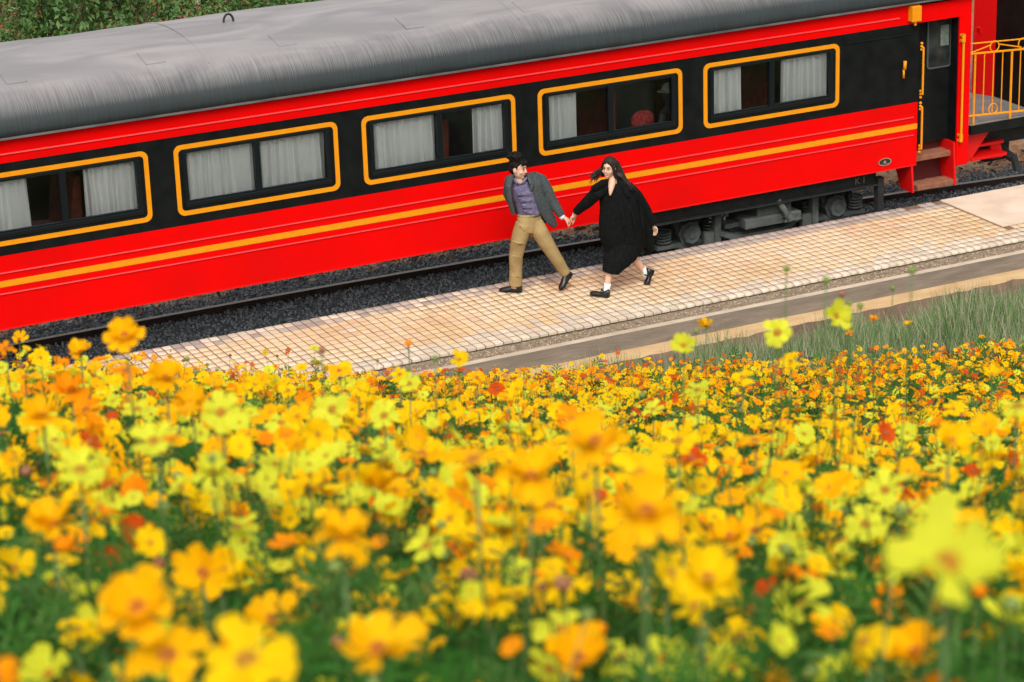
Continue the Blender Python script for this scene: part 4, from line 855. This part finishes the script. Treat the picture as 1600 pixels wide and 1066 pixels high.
# prominent flowers: u, v, apparent diameter (px), colour, up weight, towards-camera weight, shape, double, label
HERO = [
 (1482, 880, 200, 'lime', .75, .75, 'cup', 0, 'largest pale lime-yellow blurred cosmos flower at the lower right'),
 (1215, 520, 62, 'lime', .15, 1, 'flat', 0, 'lone round lime-yellow cosmos flower standing up before the grass'),
 (1306, 494, 54, 'lime', .12, .75, 'cup', 0, 'lime-yellow cosmos flower seen from the side, before the ledge'),
 (1068, 540, 52, 'lime', .3, .5, 'cup', 0, 'half-open lime cosmos flower leaning beside a bud before the ledge'),
 (1103, 510, 32, 'golden', .3, -.3, 'cup', 0, 'narrow golden cosmos flower edge-on before the sandy ledge'),
 (195, 524, 72, 'golden', .9, .5, 'flat', 1, 'golden-orange cosmos flower rising highest at the left, against the ballast'),
 (718, 562, 34, 'yellow', .5, .7, 'cup', 0, 'small yellow cosmos flower overlapping the grey kerb near the tiles'),
 (638, 540, 20, 'orange', .8, .3, 'cup', 0, 'small orange cosmos flower standing over the platform tiles'),
 (818, 580, 16, 'orange', .8, .4, 'cup', 0, 'tiny orange cosmos flower over the brown path'),
 (215, 950, 150, 'golden', .7, .8, 'flat', 1, 'big golden double cosmos flower at the lower left'),
 (318, 895, 105, 'golden', .5, .9, 'cup', 0, 'golden cosmos flower above the big one at the lower left'),
 (262, 1025, 150, 'golden', .8, .6, 'flat', 0, None), (385, 1032, 170, 'yellow', .7, .8, 'flat', 0, 'broad yellow cosmos flower with green centre at the bottom left'),
 (425, 968, 105, 'golden', .5, .7, 'cup', 0, 'cup-shaped golden cosmos flower beside the broad yellow one'),
 (538, 842, 125, 'golden', 1, .25, 'droop', 1, 'golden cosmos flower with drooping petals left of centre'),
 (590, 1015, 150, 'golden', .9, .4, 'cup', 0, None), (500, 1020, 80, 'orange', .8, .3, 'droop', 0, None), (716, 965, 105, 'yellow', .9, .4, 'cup', 0, 'yellow cosmos flower over orange ones at bottom centre'),
 (878, 985, 115, 'lime', .95, .35, 'flat', 0, 'greenish-yellow cosmos flower with orange centre at bottom centre'), (905, 1030, 125, 'golden', .9, .4, 'cup', 1, None),
 (700, 1010, 80, 'orange', .9, .3, 'droop', 0, None), (800, 1016, 34, 'orange', .9, .3, 'cup', 0, None), (830, 945, 50, 'orange', .6, -.2, 'cup', 0, None),
 (1105, 905, 130, 'yellow', .85, .6, 'flat', 1, 'soft yellow cosmos flower with layered petals right of centre'), (1010, 800, 150, 'golden', .95, .25, 'droop', 1, 'wide golden cosmos flower with drooping petals in the middle'),
 (740, 720, 120, 'golden', .9, .3, 'flat', 0, None), (830, 745, 120, 'golden', .95, .25, 'droop', 1, None), (930, 690, 120, 'golden', .9, .35, 'flat', 1, None), (895, 655, 64, 'orange', .8, .4, 'flat', 0, None),
 (1000, 740, 110, 'yellow', .9, .3, 'flat', 0, None), (860, 790, 90, 'golden', .9, .2, 'droop', 0, None), (705, 690, 34, 'red', .8, .3, 'cup', 0, None), (660, 710, 80, 'golden', .9, .3, 'flat', 0, None), (1060, 690, 80, 'yellow', .9, .3, 'flat', 0, None),
 (345, 645, 84, 'lime', .3, .9, 'flat', 0, 'large pale lime cosmos flower facing the viewer, left of centre'), (440, 660, 60, 'lime', .9, .2, 'flat', 0, None),
 (520, 640, 76, 'lime', .5, .8, 'flat', 0, None), (600, 650, 66, 'lime', .7, .6, 'flat', 0, None), (640, 600, 44, 'lime', .7, .6, 'flat', 0, None),
 (125, 735, 100, 'lime', .9, .5, 'flat', 0, 'pale lime cosmos flower with golden centre at the left'), (240, 690, 95, 'lime', .9, .4, 'flat', 0, None), (85, 690, 64, 'lime', .8, .5, 'flat', 0, None), (215, 640, 60, 'lime', .9, .3, 'flat', 0, None),
 (470, 715, 70, 'lime', .9, .3, 'flat', 0, None), (560, 610, 40, 'yellow', .8, .5, 'flat', 0, None),
 (80, 820, 110, 'golden', .95, .2, 'flat', 1, 'golden cosmos flower at the left edge below the lime ones'), (30, 700, 45, 'golden', .8, .5, 'flat', 0, None), (65, 650, 80, 'golden', .9, .4, 'flat', 1, None), (135, 640, 60, 'orange', .9, .4, 'flat', 0, None),
 (392, 878, 56, 'red', 1, .1, 'droop', 0, 'red-orange cosmos flower with hanging petals at lower left'), (370, 825, 80, 'lime', .9, .3, 'flat', 0, None), (220, 815, 70, 'lime', 1, .1, 'flat', 0, None),
 (20, 890, 90, 'yellow', .7, .6, 'cup', 0, None), (65, 905, 70, 'golden', .6, .4, 'cup', 0, None), (60, 965, 56, 'golden', .7, .3, 'droop', 0, None), (165, 890, 30, 'orange', .8, .3, 'cup', 0, None), (30, 1035, 50, 'golden', 1, .1, 'flat', 0, None),
 (1245, 735, 62, 'golden', .9, .4, 'flat', 0, None), (1300, 755, 56, 'golden', .9, .3, 'droop', 0, None), (1180, 690, 70, 'golden', .9, .4, 'flat', 0, None), (1225, 745, 40, 'orange', .9, .2, 'droop', 0, None),
 (1420, 800, 70, 'lime', .95, .3, 'flat', 0, None), (1250, 940, 110, 'lime', .95, .3, 'flat', 0, None), (1370, 930, 60, 'golden', .8, .4, 'droop', 0, None), (1545, 720, 56, 'yellow', .8, .5, 'flat', 0, None), (1590, 750, 50, 'orange', .9, .4, 'cup', 0, None),
 (1100, 1035, 110, 'lime', .8, .7, 'flat', 0, None), (1160, 1050, 80, 'orange', .8, .5, 'cup', 0, None), (1225, 1025, 50, 'orange', .8, .5, 'cup', 0, None), (1330, 1030, 56, 'orange', .8, .5, 'cup', 0, None), (1310, 1062, 110, 'lime', .9, .4, 'flat', 0, None), (1010, 1030, 70, 'golden', .9, .3, 'cup', 0, None),
 (1230, 870, 50, 'orange', .7, .6, 'cup', 0, None), (1180, 830, 80, 'golden', .8, .5, 'flat', 0, None), (1280, 850, 60, 'yellow', .8, .5, 'flat', 0, None), (1410, 840, 60, 'orange', .9, .2, 'droop', 0, None), (1570, 830, 50, 'orange', .9, .2, 'droop', 0, None), (1490, 640, 40, 'yellow', .8, .5, 'flat', 0, None), (1590, 635, 70, 'lime', 1, .05, 'flat', 0, None),
 (1550, 585, 36, 'yellow', .4, .5, 'cup', 0, None), (1365, 500, 19, 'orange', .8, .3, 'cup', 0, None), (1327, 522, 15, 'orange', .8, .3, 'cup', 0, None), (1418, 508, 19, 'golden', .8, .3, 'cup', 0, None),
 (125, 550, 44, 'golden', .8, .4, 'cup', 1, None), (30, 530, 30, 'golden', .8, .4, 'cup', 0, None), (8, 545, 40, 'orange', .8, .4, 'flat', 0, None), (260, 590, 70, 'golden', .9, .4, 'flat', 1, None), (195, 580, 60, 'orange', .8, .3, 'flat', 0, None), (110, 610, 70, 'orange', .9, .3, 'flat', 1, None), (40, 590, 50, 'golden', .9, .3, 'flat', 0, None), (300, 630, 70, 'golden', .9, .4, 'flat', 1, None),
 (400, 600, 46, 'yellow', .8, .5, 'flat', 0, None), (530, 580, 40, 'golden', .8, .5, 'flat', 0, None), (450, 610, 36, 'yellow', .8, .5, 'flat', 0, None), (625, 585, 36, 'yellow', .8, .5, 'flat', 0, None), (745, 590, 32, 'golden', .8, .5, 'flat', 0, None), (1235, 565, 40, 'yellow', .8, .5, 'flat', 0, None), (1160, 590, 44, 'yellow', .8, .5, 'flat', 0, None), (1020, 640, 40, 'lime', .8, .5, 'flat', 0, None), (1090, 610, 50, 'lime', .8, .5, 'flat', 0, None), (940, 640, 40, 'lime', .8, .5, 'flat', 0, None),
]
GEN = {'yellow': 'yellow cosmos flower among the crowded blooms of the near slope', 'golden': 'golden-orange cosmos flower among the crowded blooms of the near slope', 'orange': 'deep orange cosmos flower among the crowded blooms of the near slope', 'lime': 'pale lime-yellow cosmos flower among the crowded blooms of the near slope', 'red': 'dark red-orange cosmos flower among the crowded blooms of the near slope'}
taken = []
ADJ = {'yellow': 'yellow', 'golden': 'golden-orange', 'orange': 'deep orange', 'lime': 'pale lime-yellow', 'red': 'dark red-orange'}
def where(P):
    u, v, _ = px(P); a = 'left edge' if u < 160 else 'left' if u < 480 else 'left of centre' if u < 720 else 'centre' if u < 920 else 'right of centre' if u < 1160 else 'right' if u < 1440 else 'right edge'
    b = 'bottom' if v > 960 else 'lower' if v > 820 else 'middle' if v > 690 else 'upper'
    return '%s slope, %s' % (b, a)
def genlab(P, colr, sh, dbl):
    return '%s %s%s cosmos flower on %s' % ({'flat': 'open', 'cup': 'cupped', 'droop': 'drooping'}[sh], 'double ' if dbl else '', ADJ[colr], where(P))
for i, (u, v, dp, colr, up, toc, sh, dbl, lab) in enumerate(HERO):
    size = .058 if dp > 45 else .05
    if dp < 24: size = .032
    dp *= .92; d = FPX*size/dp; P = atD(u, v, d); rr = random.Random(i)
    flower(P, size, colr, nz(P, up, toc, .12, rr), sh, bool(dbl), lab or genlab(P, colr, sh, dbl), i, True, 'cosmos flowers on the near slope', 8)
    taken.append((P.x, P.y))
# every other flower head of the slope
def wedge(n, d0, d1, half):
    a = rng.uniform(-half, half, n)+YAW; d = np.sqrt(rng.uniform(d0*d0, d1*d1, n)); return CAM.x+d*np.sin(a), CAM.y+d*np.cos(a), d
G0, G1 = atD(1060, 560, 18.6), atD(1600, 532, 17.3)
def beyond(x, y): return (G1.x-G0.x)*(y-G0.y)-(G1.y-G0.y)*(x-G0.x) > 0
fx, fy, fd = wedge(19000, 1.0, 20.5, R(19)); low = np.zeros(len(fx))
cx_, cy_, cd_ = wedge(620, 1.3, 4.6, R(17)); ex = np.repeat(cx_, 6)+rng.normal(0, .045, 3720); ey = np.repeat(cy_, 6)+rng.normal(0, .045, 3720); ed = np.hypot(ex-CAM.x, ey-CAM.y); fx, fy, fd = np.concatenate([fx, ex]), np.concatenate([fy, ey]), np.concatenate([fd, ed]); low = np.concatenate([low, np.repeat(rng.uniform(.0, .20, 620), 6)+rng.uniform(0, .05, 3720)])
ok = ~(beyond(fx, fy) & (fx > -8.0)) & (fy < -6.2)
# thin the nearest zone a little: foliage shows there
ok &= rng.uniform(0, 1, len(fx)) < np.where(fd < 2.4, .8, 1)
fx, fy, fd, low = fx[ok], fy[ok], fd[ok], low[ok]
fz = canopy(fx, fy) - .02 + rng.normal(0, .045, len(fx)) + .03*np.sin(fx*3.1+fy*2) - np.where(fd < 2.4, .05, 0) - low
# colour drifts across the bed
dr = np.sin(fx*.9+fy*1.3)+.6*np.sin(fx*2.7-fy*1.9); u01 = rng.uniform(0, 1, len(fx)); far = np.clip((fd-5)/8, 0, 1)
col = np.full(len(fx), 1)
col[u01 < .52-.16*far+.08*dr] = 0; col[(u01 > .82-.27*far)] = 2; col[(u01 > .98-.15*far)] = 4; lm = (rng.uniform(0, 1, len(fx)) < (.26*(1-far)+.03)); col[lm] = 3
size = np.where(rng.uniform(0, 1, len(fx)) < .30, rng.uniform(.018, .030, len(fx)), rng.uniform(.036, .054, len(fx)))
P2 = np.stack([fx, fy, fz], 1); rel = P2-np.array(CAM); dep = rel @ np.array(FW); uu = 800+FPX*(rel @ np.array(RT))/dep; vv = 533-FPX*(rel @ np.array(UP))/dep
inf = (uu > -60) & (uu < 1660) & (vv < 1120) & (dep > .9)
app = np.where(inf, size/dep, 0); order = np.argsort(-app); NI = 300-len(HERO)
big = order[:NI]; small = order[NI:]
for i, k in enumerate(big):
    P = Vector(P2[k]); rr = random.Random(1000+i); c = PN[col[k]]
    if dep[k] < 1.25: continue
    sh, db = rr.choice(['flat', 'flat', 'cup', 'droop']), rr.random() < .25; flower(P, float(size[k]), c, nz(P, .85, .35, .5, rr), sh, db, genlab(P, c, sh, db), 500+i, True, 'cosmos flowers on the near slope', 8)
# the rest: one mass
k = small; k = k[dep[k] > 1.3] if True else k
far_t = []; 
def lowp(colour_shape, nu, nv):
    pass
lp = petal(1, .74, .25, -.05, 2, 3, 5)
parts_v = []; parts_f = []; kk = 0
for t in range(8):
    a = t*math.pi/4; c, s_ = math.cos(a), math.sin(a); v = lp[0]; parts_v.append(np.stack([v[:, 0]*c-v[:, 1]*s_, v[:, 0]*s_+v[:, 1]*c, v[:, 2]+.04*(t % 2)], 1)); parts_f.append(lp[1]+kk); kk += len(v)
tv = np.concatenate(parts_v); tf = np.concatenate(parts_f)
cv = np.array([(.2, 0, .05), (0, .2, .05), (-.2, 0, .05), (0, -.2, .05), (.11, .11, .15), (-.11, .11, .15), (-.11, -.11, .15), (.11, -.11, .15)]); cf = np.array([(0, 4, 7, 3), (0, 1, 5, 4), (1, 2, 6, 5), (2, 3, 7, 6), (4, 5, 6, 7)])
nr = rng.normal(0, .42, (len(k), 3)); tocv = -rel[k]/np.linalg.norm(rel[k], axis=1, keepdims=True); nr += tocv*.35; nr[:, 2] += .85
q = rot_from_normal(nr, rng.uniform(0, 6.28, len(k)))
sq = (size[k]/2)[:, None]*rng.uniform(.68, 1.12, (len(k), 3)); V1, F1 = instances(tv, tf, P2[k], q, sq); V1 = V1+rng.normal(0, 1, V1.shape)*np.repeat(size[k]*.028, len(tv))[:, None]; M1 = np.repeat(col[k], len(tf))
V2, F2 = instances(cv, cf, P2[k], q, sq); M2 = np.repeat(np.where(col[k] == 4, 6, 5), len(cf))
kq = np.array([(.08, 0, .02), (.62, -.27, .16), (1, 0, .12), (.62, .27, .16)]); fv_ = []
for t in range(8):
    a = t*math.pi/4; c, s_ = math.cos(a), math.sin(a); fv_.append(np.stack([kq[:, 0]*c-kq[:, 1]*s_, kq[:, 0]*s_+kq[:, 1]*c, kq[:, 2]+.05*(t % 2)], 1))
fv_ = np.concatenate(fv_); ff_ = np.arange(32).reshape(8, 4); nearm = dep[k] < 8.5
keep1 = np.repeat(nearm, len(tf)); V3, F3 = instances(fv_, ff_, P2[k][~nearm], q[~nearm], sq[~nearm])
V3 = V3+rng.normal(0, .0012, V3.shape)
# drop the detailed petals of far heads
F1 = F1[keep1]; M1 = M1[keep1]; used = np.unique(F1); remap = np.zeros(len(V1), int); remap[used] = np.arange(len(used)); V1 = V1[used]; F1 = remap[F1]
V, F, M = join([(V1, F1, M1), (V2, F2, M2), (V3, F3, np.repeat(col[k][~nearm], 8))])
o = link('cosmos_bed', np_mesh('cosmos_bed', V, F, M, [PM[c] for c in PN]+[discm, drym])); tag(o, 'mass of small yellow and orange cosmos blooms covering the slope', 'flower bed', kind='stuff')
# buds and dry heads on thin stalks, foliage: one mass
nb = 4200; bx_, by_, bd_ = wedge(nb, 1.4, 19.5, R(19)); kp = ~(beyond(bx_, by_) & (bx_ > -8.0)) & (by_ < -6.2); bx_, by_ = bx_[kp], by_[kp]
bz_ = canopy(bx_, by_)-.03+rng.normal(0, .055, len(bx_))
bv = iv*[1, 1, .8]; V1, F1 = instances(bv, ifc, np.stack([bx_, by_, bz_], 1), rot_from_normal(rng.normal(0, .3, (len(bx_), 3))+[0, 0, 1], bx_), rng.uniform(.005, .010, (len(bx_), 1)))
o = link('cosmos_buds', np_mesh('cosmos_buds', V1, F1, np.repeat(rng.choice([0, 0, 1, 2], len(bx_)), len(ifc)), [budm, drym, PM['orange']], True)); tag(o, 'green buds and dry brown seed heads scattered among the blooms', 'flower buds', kind='stuff')
def stalks(x, y, z, h, w0):
    n = len(x); a = rng.uniform(0, 6.28, n); dx, dy = np.cos(a)*w0, np.sin(a)*w0; lx_, ly_ = rng.normal(0, .09, n), rng.normal(0, .09, n)
    b0 = np.stack([x+lx_-dx, y+ly_-dy, z-h], 1); b1 = np.stack([x+lx_+dx, y+ly_+dy, z-h], 1); t1 = np.stack([x+dx*.6, y+dy*.6, z], 1); t0 = np.stack([x-dx*.6, y-dy*.6, z], 1)
    c0 = np.stack([x+lx_+dy, y+ly_-dx, z-h], 1); c1 = np.stack([x+lx_-dy, y+ly_+dx, z-h], 1); e1 = np.stack([x-dy*.6, y+dx*.6, z], 1); e0 = np.stack([x+dy*.6, y-dx*.6, z], 1)
    V = np.stack([b0, b1, t1, t0, c0, c1, e1, e0], 1).reshape(-1, 3); F = (np.arange(n)*8)[:, None, None]+np.array([[0, 1, 2, 3], [4, 5, 6, 7]])[None]
    return V, F.reshape(-1, 4)
sv, sf = stalks(np.concatenate([fx[k] if False else P2[small][:, 0], bx_]), np.concatenate([P2[small][:, 1], by_]), np.concatenate([P2[small][:, 2], bz_]), .42, .0014)
parts = [(sv, sf, 2)]
for d0, d1, cnt, sc in ((1.0, 3.5, 6500, .62), (3.5, 8, 9000, .75), (8, 20.5, 8000, 1.1)):
    x, y, _ = wedge(cnt, d0, d1, R(19)); kp = ~(beyond(x, y) & (x > -8.0)) & (y < -5.6); x, y = x[kp], y[kp]
    z = canopy(x, y)-.10-np.abs(rng.normal(0, .12, len(x)))
    nn = rng.normal(0, .5, (len(x), 3)); nn[:, 2] += .8
    fvv, fff = FERN[0]
    V, F = instances(fvv, fff, np.stack([x, y, z], 1), rot_from_normal(nn, rng.uniform(0, 6.28, len(x))), rng.uniform(.7, 1.3, (len(x), 1))*sc); parts.append((V, F, np.repeat(rng.choice([0, 0, 0, 1], len(x)), len(fff))))
V, F, M = join(parts)
o = link('cosmos_foliage', np_mesh('cosmos_foliage', V, F, M, [leafm, leaf2, stemm])); tag(o, 'feathery green cosmos leaves and stems under the blooms', 'foliage', kind='stuff')
# tall buds standing over the ledge
BW = iter(['before the middle of the tiles', 'before the outer tiles', 'before the kerb at the right', 'before the sandy ledge', 'tallest of the pair before the earth path', 'left of the pair before the earth path', 'low before the ledge at the right', 'beside a yellow bloom at the kerb', 'before the left tiles', 'beside a half-open lime flower'])
for u, v, s_, c in ((1229, 420, 11, budm), (1291, 438, 13, budm), (1425, 423, 13, budm), (1316, 459, 10, drym), (1344, 478, 11, budm), (1327, 474, 10, budm), (1395, 450, 8, budm), (680, 560, 11, budm), (503, 548, 12, drym), (1088, 518, 9, budm)):
    d = FPX*.012/s_; P = atD(u, v, d); H = max(.1, P.z-(float(canopy(np.array(P.x), np.array(P.y)))-.45)); r = empty('flower_bud', (P.x, P.y, P.z-H), 'round %s cosmos bud on a thin stalk %s' % ('green' if c is budm else 'brown', next(BW)), 'flower bud', ('green' if c is budm else 'brown')+' buds above the blooms')
    m = MB(); m.ell((0, 0, H), (.006, .006, .0055), nu=10, nv=7); me = bpy.data.meshes.new('head'); me.from_pydata(m.v, [], m.f); me.materials.append(c); me.polygons.foreach_set('use_smooth', [True]*len(me.polygons)); raw('head', me, r); raw('stem', stem_mesh(1), r, (0, 0, H), None, (.7, .7, H))

# ------------------------------------------------------------------ tall grass on the right of the slope
NGs = 230000; x = rng.uniform(-6, 9, NGs); y = rng.uniform(-16, -5.5, NGs); kp = beyond(x, y-.15) & (rng.uniform(0, 1, NGs) < .9)
x, y = x[kp], y[kp]; z = canopy(x, y)-.40; up_ = (x > G0.x-.8+rng.normal(0, .5, len(x))) ; x, y, z = x[up_], y[up_], z[up_]
n = len(x); h = rng.uniform(.28, .62, n)*(.78+.16*np.sin(x*1.3+y)+.12*np.sin(x*5.1-y*3.3)+.10*np.sin(x*9.7+y*7.9)); a = rng.uniform(0, 6.28, n); wd = rng.uniform(.0025, .0052, n); ln = rng.normal(0, .09, (n, 2))
bx_, by_ = np.cos(a)*wd, np.sin(a)*wd
V = np.stack([np.stack([x-bx_, y-by_, z], 1), np.stack([x+bx_, y+by_, z], 1), np.stack([x+ln[:, 0]*.4+bx_*.8, y+ln[:, 1]*.4+by_*.8, z+h*.6], 1), np.stack([x+ln[:, 0]*.4-bx_*.8, y+ln[:, 1]*.4-by_*.8, z+h*.6], 1), np.stack([x+ln[:, 0]+bx_*.2, y+ln[:, 1]+by_*.2, z+h], 1), np.stack([x+ln[:, 0]-bx_*.2, y+ln[:, 1]-by_*.2, z+h], 1)], 1).reshape(-1, 3)
F = ((np.arange(n)*6)[:, None, None]+np.array([[0, 1, 2, 3], [3, 2, 4, 5]])[None]).reshape(-1, 4)
o = link('tall_grass', np_mesh('tall_grass', V, F, np.repeat(rng.choice([0, 0, 3, 1, 1, 2], n), 2), [mat('grass_green', (.15, .25, .08), .7, trans=.3, spec=.1), mat('grass_pale', (.27, .33, .16), .7, trans=.25), mat('grass_straw', (.42, .36, .26), .8, trans=.2), mat('grass_dark', (.05, .11, .03), .7, trans=.2, spec=.1)])); tag(o, 'tall grey-green grass between the flowers and the path', 'grass', kind='stuff')

# ------------------------------------------------------------------ slope and shrubs beyond the train
bx0 = MB(); vs = []; NXb, NYb = 40, 24
def far_z(x, y): return -.78 + .11*max(0, y-7) + .25*math.sin(x*.25+1)*min(1, max(0, y-7)/6) + .012*max(0, y-25)**1.3
for j in range(NYb+1):
    for i in range(NXb+1):
        xx = -60+i*3.2; yy_ = 6+ (j/NYb)**2*140; vs.append((xx, yy_, far_z(xx, yy_)))
bx0.add(vs, [(j*(NXb+1)+i, j*(NXb+1)+i+1, (j+1)*(NXb+1)+i+1, (j+1)*(NXb+1)+i) for j in range(NYb) for i in range(NXb)])
tag(bx0.build('far_hillside', mat('far_soil', (.06, .10, .03), .95, (.25, .10, .05), .6, bump=.5), smooth=True), kind='structure')
shleaf = [mat('shrub_leaf', (.035, .10, .02), .55, (.07, .16, .03), 3, trans=.2, objrand=.3), mat('shrub_leaf_light', (.10, .19, .035), .55, trans=.25), mat('shrub_leaf_red', (.28, .10, .05), .6, trans=.2)]
barkm = mat('shrub_bark', (.07, .05, .035), .9)
def crown(seed, redp):
    r2 = np.random.default_rng(seed); pos = []; nn = []
    for _ in range(26):
        c = r2.normal(0, 1, 3)*[.5, .5, .25]+[0, 0, .62]; rad = r2.uniform(.2, .42); kq = 120; d = r2.normal(size=(kq, 3)); d /= np.linalg.norm(d, axis=1, keepdims=True)
        pos.append(c+d*rad*r2.uniform(.75, 1.08, (kq, 1))*[1, 1, .85]); nn.append(d+r2.normal(0, .5, (kq, 3))+[0, 0, .4])
    pos = np.concatenate(pos); nn = np.concatenate(nn); kp = pos[:, 2] > .05; pos, nn = pos[kp], nn[kp]
    lv = np.array([(-1, 0, 0), (0, -.45, .12), (1, 0, 0), (0, .45, .12)]); V, F = instances(lv, np.array([(0, 1, 2, 3)]), pos, rot_from_normal(nn, r2.uniform(0, 6.28, len(pos))), r2.uniform(.03, .06, (len(pos), 1)))
    cl = r2.choice([0, 0, 0, 1, 1, 2] if redp else [0, 0, 0, 1], len(pos)); return np_mesh('crown', V, F, cl, shleaf)
crowns = [crown(s, s > 1) for s in range(5)]
tk = MB()
for s_ in range(6): a = s_*1.05; tk.tube([(0, 0, -.1), (.12*math.cos(a), .12*math.sin(a), .3), (.4*math.cos(a), .4*math.sin(a), .75)], [.03, .022, .01], 6)
tkm = bpy.data.meshes.new('trunk'); tkm.from_pydata(tk.v, [], tk.f); tkm.materials.append(barkm)
rs = random.Random(5); spots = []
def shows(x, y):
    z = far_z(x, y); u, v, _ = px((x, y, z+1.3)); b_ = px((x, y, z))[1]
    return -220 < u < 760 and v < 63.7-.131*u+45 and b_ > -70
for _ in range(4000):
    x, y = rs.uniform(-12, 16), rs.uniform(10.5, 30)
    if all((x-a)**2+(y-b)**2 > 1.15**2 for a, b in spots) and len(spots) < 150 and shows(x, y): spots.append((x, y))
for i, (x, y) in enumerate(spots):
    sc = rs.uniform(.75, 1.25); ci = rs.choice([0, 1, 2, 3, 4]); r = empty('shrub', (x, y, far_z(x, y)-.03), '%s %s shrub %s beyond the carriage roof, %s' % ('broad' if sc > 1.05 else 'small' if sc < .9 else 'rounded', 'reddish-green' if ci > 1 else 'green', 'high' if px((x, y, .8))[1] < 5 else 'low' if px((x, y, .8))[1] > 35 else 'midway', (lambda u: 'outside the left edge' if u < 0 else 'in the left corner' if u < 110 else 'left of the white post' if u < 230 else 'nearest the white post' if u < 380 else 'right of the white post' if u < 520 else 'right of the lifting eye')(px((x, y, .8))[0])), 'shrub', ('reddish' if ci > 1 else 'green')+' shrubs beyond the carriage')
    r.rotation_euler = (0, 0, rs.uniform(0, 6.28)); r.scale = (sc, sc, sc*rs.uniform(.85, 1.2)); raw('crown', crowns[ci], r); raw('trunk', tkm, r)
P = atY(310, 14, 13.5); m = MB(); m.tube([(P.x, P.y, far_z(P.x, P.y)-.2), (P.x, P.y, P.z+.5)], .045, 10); m.tube([(P.x, P.y, P.z+.5), (P.x, P.y, P.z+.53)], [.06, .05], 10); tag(m.build('marker_post', mat('white_paint', (.75, .75, .72), .6)), 'thin white post among the shrubs beyond the roof', 'post')
